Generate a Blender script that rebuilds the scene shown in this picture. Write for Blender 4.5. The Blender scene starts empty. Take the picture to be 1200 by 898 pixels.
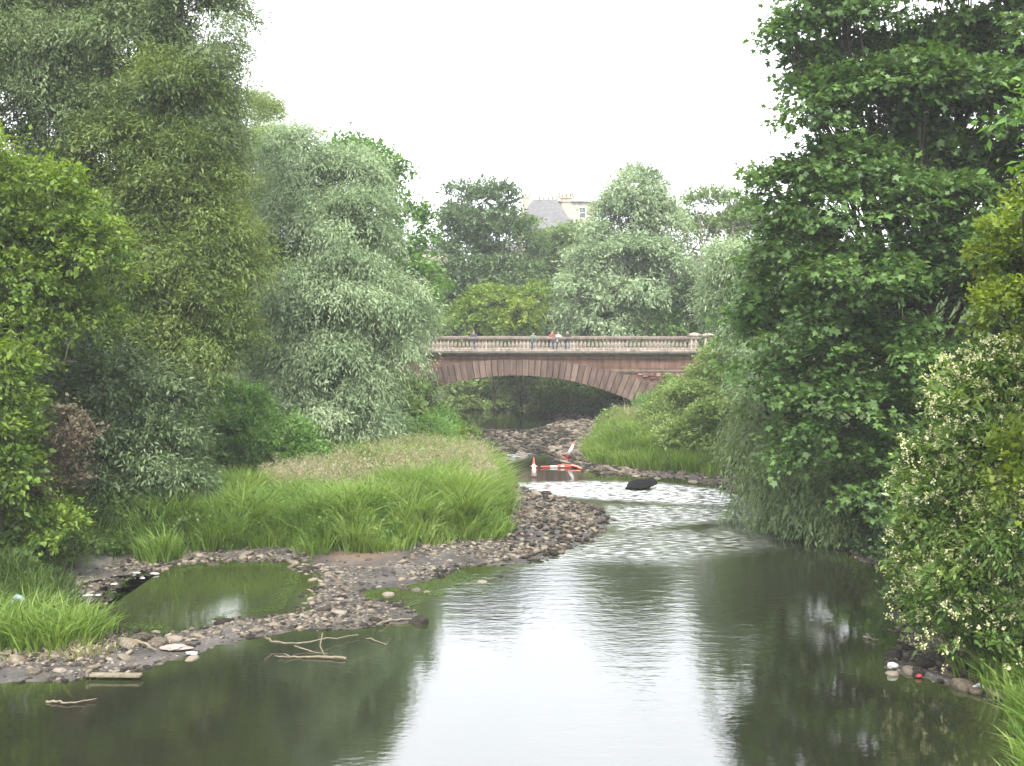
import bpy, math, random
import numpy as np
from mathutils import Vector

rng = np.random.default_rng(7)
random.seed(7)
SC = bpy.context.scene
COL = SC.collection
PI = math.pi

# ------------------------------------------------------------------ camera maths (used to place things at a distance)
F = 1250.0; CH = 6.5
PIT = math.atan(64 / F)
CP, SP = math.cos(PIT), math.sin(PIT)
def ray(px, py):
    x = (px - 600) / F; y = -(py - 449) / F
    return np.array([x, CP + y * SP, -SP + y * CP])
def at(px, py, Y):
    d = ray(px, py); t = Y / d[1]
    return np.array([d[0] * t, Y, CH + d[2] * t])
def gnd(px, py, z=0.0):
    d = ray(px, py); t = (z - CH) / d[2]
    return np.array([d[0] * t, d[1] * t, z])

# ------------------------------------------------------------------ noise
def _h(ix, iy, iz):
    n = (ix * 374761393 + iy * 668265263 + iz * 2147483647 * 7 + 1013904223) & 0xffffffff
    n = ((n ^ (n >> 13)) * 1274126177) & 0xffffffff
    n = ((n ^ (n >> 16)) * 2246822519) & 0xffffffff
    return ((n ^ (n >> 15)) & 0xffffff) / float(0xffffff)
def noise3(p, s=1.0):
    p = np.asarray(p, float) * s + 100.37
    i = np.floor(p).astype(np.int64); f = p - i; f = f * f * (3 - 2 * f)
    r = 0
    for dx in (0, 1):
        for dy in (0, 1):
            for dz in (0, 1):
                w = (f[..., 0] if dx else 1 - f[..., 0]) * (f[..., 1] if dy else 1 - f[..., 1]) * (f[..., 2] if dz else 1 - f[..., 2])
                r = r + w * _h(i[..., 0] + dx, i[..., 1] + dy, i[..., 2] + dz)
    return r * 2 - 1
def noise2(x, y, s=1.0, o=0.0):
    return noise3(np.stack([x, y, np.full_like(x, o)], -1), s)
def sm(t):
    t = np.clip(t, 0, 1); return t * t * (3 - 2 * t)
def unit(v):
    return v / np.maximum(np.linalg.norm(v, axis=-1, keepdims=True), 1e-9)
def rdir(n):
    return unit(rng.normal(size=(n, 3)))

# ------------------------------------------------------------------ plain object helpers
def tag(o, label=None, cat=None, group=None, kind=None):
    if label: o['label'] = label
    if cat: o['category'] = cat
    if group: o['group'] = group
    if kind: o['kind'] = kind
    return o
def empty(name, loc, label=None, cat=None, group=None, rz=0.0):
    o = bpy.data.objects.new(name, None); COL.objects.link(o)
    o.empty_display_size = 0.3
    o.location = [float(v) for v in loc]; o.rotation_euler[2] = rz
    return tag(o, label, cat, group)
def mesh_np(name, V, Fc, mat, parent=None, attrs=None, smooth=False, vattrs=None, mats=None, midx=None):
    me = bpy.data.meshes.new(name)
    V = np.ascontiguousarray(V, dtype=np.float32)
    if isinstance(Fc, list):
        me.from_pydata([tuple(map(float, v)) for v in V], [], [tuple(int(i) for i in f) for f in Fc])
    else:
        M, k = Fc.shape
        me.vertices.add(len(V)); me.vertices.foreach_set('co', V.ravel())
        me.loops.add(M * k); me.loops.foreach_set('vertex_index', np.ascontiguousarray(Fc, dtype=np.int32).ravel())
        me.polygons.add(M)
        me.polygons.foreach_set('loop_start', np.arange(0, M * k, k, dtype=np.int32))
        me.update(calc_edges=True)
    for m in (mats or ([mat] if mat else [])): me.materials.append(m)
    if midx is not None: me.polygons.foreach_set('material_index', np.asarray(midx, dtype=np.int32))
    for dom, dd in (('FACE', attrs), ('POINT', vattrs)):
        for k_, a in (dd or {}).items():
            at_ = me.attributes.new(k_, 'FLOAT', dom); at_.data.foreach_set('value', np.ascontiguousarray(a, dtype=np.float32))
    if smooth: me.polygons.foreach_set('use_smooth', np.ones(len(me.polygons), dtype=bool))
    me.update()
    o = bpy.data.objects.new(name, me); COL.objects.link(o)
    if parent is not None: o.parent = parent
    return o
class MB:                                   # small mesh builder
    def __init__(s): s.V = []; s.F = []; s.A = []
    def add(s, V, Fc, a=0.5):
        n = len(s.V); s.V += [tuple(v) for v in V]; s.F += [tuple(i + n for i in f) for f in Fc]; s.A += [a] * len(Fc)
    def box(s, x0, x1, y0, y1, z0, z1, a=0.5):
        s.add([(x0,y0,z0),(x1,y0,z0),(x1,y1,z0),(x0,y1,z0),(x0,y0,z1),(x1,y0,z1),(x1,y1,z1),(x0,y1,z1)],
              [(0,3,2,1),(4,5,6,7),(0,1,5,4),(1,2,6,5),(2,3,7,6),(3,0,4,7)], a)
    def lathe(s, prof, n=10, c=(0,0,0), a=0.5):
        V = []; Fc = []
        for r, z in prof:
            for i in range(n):
                t = 2 * PI * i / n; V.append((c[0] + r * math.cos(t), c[1] + r * math.sin(t), c[2] + z))
        for j in range(len(prof) - 1):
            for i in range(n):
                k = (i + 1) % n; Fc.append((j*n+i, j*n+k, (j+1)*n+k, (j+1)*n+i))
        Fc.append(tuple(range(n))[::-1]); Fc.append(tuple((len(prof)-1)*n + i for i in range(n)))
        s.add(V, Fc, a)
    def tube(s, P, R, n=6, a=0.5):
        V, Fc = tube_np(P, R, n); s.add(V, [tuple(f) for f in Fc], a)
    def build(s, name, mat, parent=None, smooth=False, bevel=0):
        o = mesh_np(name, np.array(s.V), s.F, mat, parent, {'tint': s.A}, smooth)
        if bevel:
            m = o.modifiers.new('bevel', 'BEVEL'); m.width = bevel; m.segments = 2
        return o
def tube_np(P, R, n=6):
    P = np.asarray(P, float); R = np.asarray(R, float)
    T = np.gradient(P, axis=0); T = unit(T)
    ref = np.array([0.31, 0.17, 0.93]) if abs(T[0][2]) < 0.8 else np.array([0.95, 0.2, 0.1])
    A = unit(np.cross(T, ref)); B = np.cross(T, A)
    t = np.arange(n) * 2 * PI / n
    V = P[:, None] + R[:, None, None] * (A[:, None] * np.cos(t)[None, :, None] + B[:, None] * np.sin(t)[None, :, None])
    V = V.reshape(-1, 3)
    Fc = []
    for j in range(len(P) - 1):
        for i in range(n):
            k = (i + 1) % n; Fc.append((j*n+i, j*n+k, (j+1)*n+k, (j+1)*n+i))
    return V, np.array(Fc)

# ------------------------------------------------------------------ materials
def newmat(name):
    m = bpy.data.materials.new(name); m.use_nodes = True
    nt = m.node_tree; nt.nodes.clear()
    out = nt.nodes.new('ShaderNodeOutputMaterial')
    return m, nt, out
def nd(nt, typ, **kw):
    n = nt.nodes.new(typ)
    for k, v in kw.items():
        if k.startswith('i_'):
            key = k[2:].replace('_', ' ')
            n.inputs[key].default_value = v
        else: setattr(n, k, v)
    return n
def ramp(nt, stops):
    r = nt.nodes.new('ShaderNodeValToRGB'); e = r.color_ramp.elements
    while len(e) < len(stops): e.new(0.5)
    for i, (p, c) in enumerate(stops): e[i].position = p; e[i].color = (c[0], c[1], c[2], 1)
    return r
def leaf_mat(name, cols, trans=0.35, rough=0.5, spec=0.35):
    m, nt, out = newmat(name); L = nt.links
    a = nd(nt, 'ShaderNodeAttribute', attribute_name='tint')
    n = len(cols)
    r = ramp(nt, [(i / (n - 1), c) for i, c in enumerate(cols)])
    L.new(a.outputs['Fac'], r.inputs[0])
    b = nd(nt, 'ShaderNodeBsdfPrincipled'); b.inputs['Roughness'].default_value = rough
    b.inputs['Specular IOR Level'].default_value = spec
    t = nd(nt, 'ShaderNodeBsdfTranslucent')
    hs = nd(nt, 'ShaderNodeHueSaturation'); hs.inputs['Hue'].default_value = 0.485; hs.inputs['Saturation'].default_value = 1.15; hs.inputs['Value'].default_value = 1.25
    mx = nd(nt, 'ShaderNodeMixShader'); mx.inputs[0].default_value = trans
    L.new(r.outputs[0], b.inputs['Base Color']); L.new(r.outputs[0], hs.inputs['Color']); L.new(hs.outputs[0], t.inputs['Color'])
    L.new(b.outputs[0], mx.inputs[1]); L.new(t.outputs[0], mx.inputs[2]); L.new(mx.outputs[0], out.inputs['Surface'])
    return m
def plain_mat(name, cols, scale=5.0, rough=0.8, bump=0.0, bscale=30.0, attr=True, spec=0.3, stretch=None):
    """noise coloured material, varied by the tint attribute"""
    m, nt, out = newmat(name); L = nt.links
    tc = nd(nt, 'ShaderNodeTexCoord')
    mp = nd(nt, 'ShaderNodeMapping')
    if stretch: mp.inputs['Scale'].default_value = stretch
    L.new(tc.outputs['Object'], mp.inputs[0])
    nz = nd(nt, 'ShaderNodeTexNoise'); nz.inputs['Scale'].default_value = scale; nz.inputs['Detail'].default_value = 6; nz.inputs['Roughness'].default_value = 0.65
    L.new(mp.outputs[0], nz.inputs['Vector'])
    f = nz.outputs['Fac']
    if attr:
        a = nd(nt, 'ShaderNodeAttribute', attribute_name='tint')
        ad = nd(nt, 'ShaderNodeMath', operation='ADD'); L.new(a.outputs['Fac'], ad.inputs[0]); L.new(f, ad.inputs[1])
        sb = nd(nt, 'ShaderNodeMath', operation='SUBTRACT'); L.new(ad.outputs[0], sb.inputs[0]); sb.inputs[1].default_value = 0.5
        f = sb.outputs[0]
    n = len(cols)
    r = ramp(nt, [(0.25 + 0.5 * i / max(n - 1, 1), c) for i, c in enumerate(cols)])
    L.new(f, r.inputs[0])
    b = nd(nt, 'ShaderNodeBsdfPrincipled'); b.inputs['Roughness'].default_value = rough
    b.inputs['Specular IOR Level'].default_value = spec
    L.new(r.outputs[0], b.inputs['Base Color'])
    if bump:
        n2 = nd(nt, 'ShaderNodeTexNoise'); n2.inputs['Scale'].default_value = bscale; n2.inputs['Detail'].default_value = 5
        L.new(mp.outputs[0], n2.inputs['Vector'])
        bp = nd(nt, 'ShaderNodeBump'); bp.inputs['Strength'].default_value = 1; bp.inputs['Distance'].default_value = bump
        L.new(n2.outputs['Fac'], bp.inputs['Height']); L.new(bp.outputs[0], b.inputs['Normal'])
    L.new(b.outputs[0], out.inputs['Surface'])
    return m

M = {}
M['bark'] = plain_mat('bark', [(0.03,0.025,0.02),(0.09,0.075,0.055),(0.15,0.13,0.1)], 6, 0.9, 0.02, 20, stretch=(1,1,0.25))
M['bare_bark'] = plain_mat('bare_bark', [(0.09,0.08,0.06),(0.2,0.175,0.15)], 6, 0.9)
M['twig'] = plain_mat('twig', [(0.12,0.07,0.055),(0.2,0.13,0.1)], 6, 0.9)
M['driftwood'] = plain_mat('driftwood', [(0.07,0.058,0.04),(0.19,0.16,0.11)], 8, 0.85, 0.005, 40)
M['stone'] = plain_mat('stone', [(0.014,0.0115,0.0085),(0.055,0.044,0.032),(0.105,0.086,0.064),(0.17,0.145,0.112)], 4, 0.8, 0.006, 25, spec=.15)
M['dark_rock'] = plain_mat('dark_rock', [(0.005,0.005,0.005),(0.012,0.011,0.011)], 5, 0.9, 0.02, 9, spec=.1)

# ------------------------------------------------------------------ river and bank outlines, on the water plane
def P2(pts): return np.array([gnd(a, b)[:2] if len(q) == 0 else [a, b] for a, b, *q in pts])
left_shore = [(-260,830),(-60,806),(0,800),(70,801),(150,789),(215,772),(262,756),(300,750),(345,740),(420,737),(486,731),(494,722),(470,708),(430,702),(425,692),(470,688),
              (520,676),(548,664),(600,662),(640,655),(668,643),(700,628),(716,612),(704,596),(660,584),(612,572),(598,562),(600,548),(588,536),(566,522),(560,510),(562,503)]
right_shore = [(640,503),(664,506),(668,520),(640,530),(650,541),(676,548),(700,556),(760,559),(800,561),(835,569),(862,578),(900,592),(945,612),(965,632),(1000,652),(1030,668),(1046,700),(1050,740),(1045,768),
               (1030,788),(1075,797),(1120,806),(1150,816),(1178,826),(1186,860),(1180,900),(1178,1100)]
riv = [tuple(gnd(*p)[:2]) for p in left_shore]
riv += [(-4.2, 72), (-7.5, 80), (-14, 92), (-26, 104), (-26, 112), (-10, 103), (-1.5, 92), (2.6, 80), (3.2, 72)]
riv += [tuple(gnd(*p)[:2]) for p in right_shore]
riv += [(6, 1), (5, -25), (-12, -25), (-17, 1), (-18, 14)]
RIV = np.array(riv)
POOL = np.array([gnd(*p)[:2] for p in [(128,690),(150,676),(200,668),(260,660),(330,660),(352,672),(340,700),(330,715),(270,722),(205,736),(160,738),(120,728),(118,705)]])
# low ground: water plus gravel
LOW = np.array([tuple(gnd(*p)[:2]) for p in [(-300,700),(-60,700),(0,710),(60,712),(85,708),(70,700),(60,690),(100,672),(170,652),(260,644),(345,642),(372,652),(395,646),(440,650),(520,641),(584,634),(590,602),(585,577),(572,548),(552,522),(545,505),(545,498)]]
    + [(-8.8, 72), (-12, 82), (-18, 90), (-28, 100), (-28, 116), (-8, 107), (1.5, 95), (8.8, 82), (8.8, 74)]
    + [tuple(gnd(*p)[:2]) for p in [(700,512),(690,528),(700,545),(760,549),(810,552),(860,566),(905,582),(965,612),(1010,640),(1046,662),(1065,700),(1070,745),(1100,768),(1165,790),(1200,815),(1230,900),(1230,1100)]]
    + [(7, 1), (6, -26), (-13, -26), (-18, 1), (-22, 14)])
MEAD = np.array([tuple(gnd(*p)[:2]) for p in [(150,660),(235,612),(300,590),(380,580),(430,560),(480,550),(552,543),(578,556),(594,600),(590,650),(400,680),(250,670)]])
def sdf(pts, poly):
    """positive outside"""
    a = poly; b = np.roll(poly, -1, 0)
    x = pts[:, 0]; y = pts[:, 1]
    d2 = np.full(len(pts), 1e18); ins = np.zeros(len(pts), bool)
    for (ax, ay), (bx, by) in zip(a, b):
        ex, ey = bx - ax, by - ay
        t = np.clip(((x - ax) * ex + (y - ay) * ey) / (ex * ex + ey * ey + 1e-12), 0, 1)
        d2 = np.minimum(d2, (x - ax - t * ex) ** 2 + (y - ay - t * ey) ** 2)
        c = ((ay > y) != (by > y)) & (x < (bx - ax) * (y - ay) / (by - ay + 1e-12) + ax)
        ins ^= c
    d = np.sqrt(d2)
    return np.where(ins, -d, d)
BR_Y = 73.0; BR_X0 = at(605, 440, BR_Y)[0]; BR_A = math.radians(-2.0)
def height(x, y):
    x = np.asarray(x, float).ravel(); y = np.asarray(y, float).ravel()
    p = np.stack([x, y], 1)
    dw = np.minimum(sdf(p, RIV), sdf(p, POOL) + .55 * noise2(x, y, .9, 51) - .15); dw = dw + 0.18 * noise2(x, y, 1.3) + 0.08 * noise2(x, y, 4.0, 3)
    dl = sdf(p, LOW); dm = sdf(p, MEAD)
    wet = -0.03 - 0.22 * np.minimum(-dw, 3.0)
    dry = 0.012 + 0.035 * np.minimum(dw, 5) + 0.02 * noise2(x, y, 2.2, 7)
    z = np.where(dw < 0, wet, dry)
    z = z - .035 * sm(1 - np.abs(sdf(p, POOL)) / 2.0) * (dw > 0)
    # rocky shallows under and before the bridge
    rif = sm((70 - y) / 3) * sm((y - 54) / 2) * sm((x + 3) / 1.5) * (dw < 0)
    z = z * (1 - 0.93 * rif)
    o = np.maximum(dl, 0)
    bank = 0.35 * sm(o / 0.9)
    om = np.maximum(np.minimum(dl, dm + 0 * dl), 0) * 1.0
    out = np.where(dm > 0, np.minimum(o, np.maximum(dm, 0) + 0.0), 0)
    rl = sm((x - 2) / 3) * sm((y - 42) / 6) * sm((74 - y) / 5)
    ll = sm((-3 - x) / 2) * sm((x + 19) / 5) * sm((y - 42) / 5) * sm((74 - y) / 5)
    side = (1.5 - .75 * rl - 1.0 * ll) * sm(out / 5) + 0.14 * np.minimum(out, 60) + 0.35 * noise2(x, y, 0.22, 5) * sm(out / 4)
    z = z + bank + side
    # rise of the ground behind the bridge
    z = z + 7.0 * sm((y - 100) / 70) * sm(o / 10) + 3 * sm((y - 150) / 150)
    # embankment carrying the road to both ends of the bridge
    lx = np.abs(x - BR_X0); 
    e = 4.35 * sm((lx - 9.6) / 4.5) * sm(1 - (np.abs(y - (BR_Y + 3.5)) - 3.6) / 3.5)
    z = np.where(lx > 9.6, np.maximum(z, e), z)
    z = z + 0.04 * noise2(x, y, 1.1, 9) * sm(o)
    return z
def gz(x, y): return float(height([x], [y])[0])

def lines(dense0, dense1, step, far, k=1.25):
    a = list(np.arange(dense0, dense1 + step / 2, step))
    s = step
    lo = [dense0]; 
    while lo[-1] > -far: s *= k; lo.append(lo[-1] - s)
    s = step; hi = [dense1]
    while hi[-1] < far: s *= k; hi.append(hi[-1] + s)
    return np.array(sorted(set(lo[1:])) + a + hi[1:])
gx = lines(-17, 16, 0.2, 700); gy = lines(12, 78, 0.2, 700)
X, Y = np.meshgrid(gx, gy); Zg = height(X, Y)
nx, ny = len(gx), len(gy)
idx = np.arange(nx * ny).reshape(ny, nx)
GF = np.stack([idx[:-1, :-1], idx[:-1, 1:], idx[1:, 1:], idx[1:, :-1]], -1).reshape(-1, 4)
pp = np.stack([X.ravel(), Y.ravel()], 1)
dl_ = sdf(pp, LOW); dm_ = sdf(pp, MEAD)
green = sm(dl_ / 0.8 + 0.5 * noise2(pp[:, 0], pp[:, 1], 1.5, 2))
mud = sm(1 - np.hypot(pp[:, 0] - gnd(425, 650)[0], (pp[:, 1] - gnd(425, 650)[1]) * 0.8) / 1.7)
def ground_mat():
    m, nt, out = newmat('earth_and_gravel'); L = nt.links
    tc = nd(nt, 'ShaderNodeTexCoord')
    n1 = nd(nt, 'ShaderNodeTexNoise'); n1.inputs['Scale'].default_value = 1.2; n1.inputs['Detail'].default_value = 8
    L.new(tc.outputs['Object'], n1.inputs['Vector'])
    v = nd(nt, 'ShaderNodeTexVoronoi'); v.inputs['Scale'].default_value = 11; L.new(tc.outputs['Object'], v.inputs['Vector'])
    r1 = ramp(nt, [(0.3, (0.03,0.024,0.018)), (0.55, (0.06,0.048,0.036)), (0.75, (0.095,0.077,0.058))]); L.new(n1.outputs['Fac'], r1.inputs[0])
    mv = nd(nt, 'ShaderNodeMix', data_type='RGBA', blend_type='OVERLAY'); mv.inputs[0].default_value = 0.22
    L.new(r1.outputs[0], mv.inputs[6]); L.new(v.outputs['Color'], mv.inputs[7])
    ds = nd(nt, 'ShaderNodeHueSaturation'); ds.inputs['Saturation'].default_value = 0.4; L.new(mv.outputs[2], ds.inputs['Color'])
    r2 = ramp(nt, [(0.3, (0.018,0.026,0.010)), (0.6, (0.05,0.07,0.022)), (0.8, (0.08,0.07,0.035))]); L.new(n1.outputs['Fac'], r2.inputs[0])
    ag = nd(nt, 'ShaderNodeAttribute', attribute_name='green'); am = nd(nt, 'ShaderNodeAttribute', attribute_name='mud')
    x1 = nd(nt, 'ShaderNodeMix', data_type='RGBA'); L.new(am.outputs['Fac'], x1.inputs[0]); L.new(ds.outputs[0], x1.inputs[6]); x1.inputs[7].default_value = (0.12,0.085,0.058,1)
    x2 = nd(nt, 'ShaderNodeMix', data_type='RGBA'); L.new(ag.outputs['Fac'], x2.inputs[0]); L.new(x1.outputs[2], x2.inputs[6]); L.new(r2.outputs[0], x2.inputs[7])
    b = nd(nt, 'ShaderNodeBsdfPrincipled'); b.inputs['Roughness'].default_value = 0.9; b.inputs['Specular IOR Level'].default_value = 0.1
    L.new(x2.outputs[2], b.inputs['Base Color'])
    bp = nd(nt, 'ShaderNodeBump'); bp.inputs['Distance'].default_value = 0.03; L.new(v.outputs['Distance'], bp.inputs['Height']); L.new(bp.outputs[0], b.inputs['Normal'])
    L.new(b.outputs[0], out.inputs['Surface'])
    return m
g = mesh_np('ground', np.stack([X.ravel(), Y.ravel(), Zg], 1), GF, ground_mat(), None, None, True, {'green': green, 'mud': mud})
tag(g, kind='structure')

# ------------------------------------------------------------------ water
wx = np.concatenate([[-45, -35, -28, -22], np.arange(-18, 14.01, 0.25), [18, 24, 32]])
wy = np.concatenate([[-26, -15, -5, 2, 6, 9, 11], np.arange(12, 80.01, 0.25), [84, 88, 93, 99, 106, 118]])
WX, WY = np.meshgrid(wx, wy); wp = np.stack([WX.ravel(), WY.ravel()], 1)
wi = np.arange(len(wx) * len(wy)).reshape(len(wy), len(wx))
WF = np.stack([wi[:-1, :-1], wi[:-1, 1:], wi[1:, 1:], wi[1:, :-1]], -1).reshape(-1, 4)
def region(pts, fall):
    return sm(0.5 - sdf(wp, np.array([gnd(*p)[:2] for p in pts])) / fall)
rapid = np.clip(region([(600,566),(700,564),(770,566),(850,574),(880,584),(880,594),(800,590),(700,585),(620,578)], 1.2)
    + 0.6 * region([(712,592),(800,592),(900,598),(905,606),(800,614),(730,620),(705,612)], 1.4)
    + 0.42 * region([(690,628),(760,618),(830,624),(900,600),(930,612),(890,640),(780,660),(660,655)], 2.0)
    + 0.9 * region([(562,520),(600,512),(650,512),(640,525),(596,541)], 1.5), 0, 1)
lively = np.clip(region([(560,668),(700,640),(900,640),(930,660),(900,720),(860,800),(800,898),(700,898),(660,800),(520,700)], 4.0)*0.8 + 0.8*region([(500,690),(700,640),(960,640),(900,760),(700,740)], 3.0), 0, 1)
calm = region([(600,545),(690,550),(700,560),(600,562)], 0.8)
dww = np.minimum(sdf(wp, RIV), sdf(wp, POOL))
shal = np.clip(sm(1 + dww / 1.2) * 0.8, 0, 1)
shal = np.maximum(shal, 0.8 * sm(2.2 - sdf(wp, POOL)))
shal = np.maximum(shal, 0.9 * region([(420,706),(440,688),(540,666),(560,676),(500,704),(440,716)], 1.0))
def water_mat():
    m, nt, out = newmat('river_water'); L = nt.links
    tc = nd(nt, 'ShaderNodeTexCoord')
    ar = nd(nt, 'ShaderNodeAttribute', attribute_name='rapid'); al = nd(nt, 'ShaderNodeAttribute', attribute_name='lively'); ash = nd(nt, 'ShaderNodeAttribute', attribute_name='shallow')
    def nz(scale, detail, sc=(1,1,1)):
        mp = nd(nt, 'ShaderNodeMapping'); mp.inputs['Scale'].default_value = sc; L.new(tc.outputs['Object'], mp.inputs[0])
        n = nd(nt, 'ShaderNodeTexNoise'); n.inputs['Scale'].default_value = scale; n.inputs['Detail'].default_value = detail; L.new(mp.outputs[0], n.inputs['Vector']); return n.outputs['Fac']
    def mul(a, b):
        n = nd(nt, 'ShaderNodeMath', operation='MULTIPLY')
        for i, q in enumerate((a, b)):
            if isinstance(q, (int, float)): n.inputs[i].default_value = q
            else: L.new(q, n.inputs[i])
        return n.outputs[0]
    def add(a, b):
        n = nd(nt, 'ShaderNodeMath', operation='ADD')
        for i, q in enumerate((a, b)):
            if isinstance(q, (int, float)): n.inputs[i].default_value = q
            else: L.new(q, n.inputs[i])
        return n.outputs[0]
    patch = nz(0.35, 2, (1, 0.7, 1))
    pr = ramp(nt, [(0.38, (0.35,)*3), (0.62, (1,)*3)]); L.new(patch, pr.inputs[0])
    fine = nz(8.0, 4, (0.7, 1.2, 1)); mid = nz(2.6, 3, (0.6, 1.3, 1)); rough = nz(5.5, 5, (0.6, 1.2, 1))
    amp_f = add(0.0012, mul(al.outputs['Fac'], mul(pr.outputs[0], 0.0045)))
    h = mul(fine, amp_f)
    h = add(h, mul(mid, add(0.0012, mul(al.outputs['Fac'], 0.0085))))
    h = add(h, mul(rough, mul(ar.outputs['Fac'], 0.05)))
    bp = nd(nt, 'ShaderNodeBump'); bp.inputs['Distance'].default_value = 1.0; bp.inputs['Strength'].default_value = 1.0
    L.new(h, bp.inputs['Height'])
    # murky body, paler and greener over the shallows
    sc = ramp(nt, [(0.0, (0.010,0.0112,0.0065)), (1.0, (0.024,0.031,0.010))]); L.new(ash.outputs['Fac'], sc.inputs[0])
    b = nd(nt, 'ShaderNodeBsdfPrincipled'); b.inputs['Roughness'].default_value = 0.03; b.inputs['IOR'].default_value = 2.6
    # broken white water in the rapids
    fn = nz(6.0, 8, (0.4, 1.5, 1)); fr = ramp(nt, [(0.46, (0,)*3), (0.62, (1,)*3)]); L.new(fn, fr.inputs[0])
    fm = mul(fr.outputs[0], mul(ar.outputs['Fac'], 0.95))
    cm = nd(nt, 'ShaderNodeMix', data_type='RGBA'); L.new(fm, cm.inputs[0]); L.new(sc.outputs[0], cm.inputs[6]); cm.inputs[7].default_value = (0.75,0.77,0.76,1)
    L.new(cm.outputs[2], b.inputs['Base Color'])
    rr = add(0.03, mul(fm, 0.6)); L.new(rr, b.inputs['Roughness'])
    L.new(bp.outputs[0], b.inputs['Normal'])
    L.new(b.outputs[0], out.inputs['Surface'])
    return m
w = mesh_np('water', np.stack([WX.ravel(), WY.ravel(), np.zeros(WX.size)], 1), WF, water_mat(), None, None, True,
            {'rapid': rapid * (1 - calm), 'lively': lively, 'shallow': shal})
tag(w, kind='structure')

# ------------------------------------------------------------------ leaves
TEMPL = {
 'ovate': (np.array([(0,0,0),(0.42,0.5,0.12),(1,0,0),(0.42,-0.5,0.12)]), np.array([(0,1,2,3)])),
 'maple': (np.array([(0.38,0,0.0),(0,0,-.02),(0.02,0.34,0.06),(0.22,0.22,0.03),(0.50,0.56,0.03),(0.56,0.2,0.02),(1.0,0.0,-0.08),(0.56,-0.2,0.02),(0.50,-0.56,0.03),(0.22,-0.22,0.03),(0.02,-0.34,0.06)]),
           np.array([(0,i,i+1) for i in range(1,10)] + [(0,10,1)])),
}
def leaf_mesh(C, D, N, Ln, Wd, shape):
    T, Fc = TEMPL[shape]
    D = unit(D); S = unit(np.cross(N, D)); N = np.cross(D, S)
    V = C[:, None] + D[:, None] * (T[None, :, 0:1] * Ln[:, None, None]) + S[:, None] * (T[None, :, 1:2] * Wd[:, None, None]) + N[:, None] * (T[None, :, 2:3] * Ln[:, None, None])
    k = len(T)
    FF = (Fc[None] + (np.arange(len(C)) * k)[:, None, None]).reshape(-1, Fc.shape[1])
    return V.reshape(-1, 3), FF, len(Fc)

SPEC = {  # leaf length, width, shape, leaves per spray, spray length, droop, flatness, sub-clump radius (m), coverage
 'silver': dict(L=.205, W=.048, shape='ovate', n=16, sl=.95, droop=.75, flat=.1, rs=1.3, cov=4.2, hang=.5),
 'willow': dict(L=.165, W=.045,  shape='ovate', n=14, sl=.8, droop=.5, flat=.2, rs=1.15, cov=3.8, hang=.35),
 'weeping': dict(L=.20, W=.05, shape='ovate', n=20, sl=1.2, droop=1.4, flat=.1, rs=.8, cov=5, hang=.8),
 'maple':  dict(L=.17, W=.165,  shape='maple', n=15, sl=.6, droop=.3, flat=1.3, rs=1.0, cov=5.0, hang=.2),
 'broad':  dict(L=.145, W=.075,  shape='ovate', n=12, sl=.5, droop=.1, flat=.5, rs=.85, cov=4.5, hang=.15),
 'laurel': dict(L=.135, W=.05,  shape='ovate', n=14, sl=.42, droop=.0, flat=.4, rs=.6, cov=5.0, hang=.1),
 'small':  dict(L=.12, W=.065, shape='ovate', n=12, sl=.4, droop=.0, flat=.4, rs=.6, cov=4.5, hang=.1),
 'far':    dict(L=.28, W=.15,  shape='ovate', n=12, sl=.8, droop=.1, flat=.4, rs=1.4, cov=4.5, hang=.15),
 'farwillow': dict(L=.34, W=.11, shape='ovate', n=12, sl=1.0, droop=.4, flat=.2, rs=1.5, cov=4.2, hang=.3),
}
def lobes_world(lobes):
    out = []
    for l in lobes:
        px, py, Yd, rx, rz = l[:5]; k = l[5] if len(l) > 5 else 0.85
        c = at(px, py, Yd); s = Yd / F
        out.append((c, np.array([rx * s, max(rx, rz) * 0.5 * (rx + rz) / max(rx, rz) * s * k, rz * s])))
    return out
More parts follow.
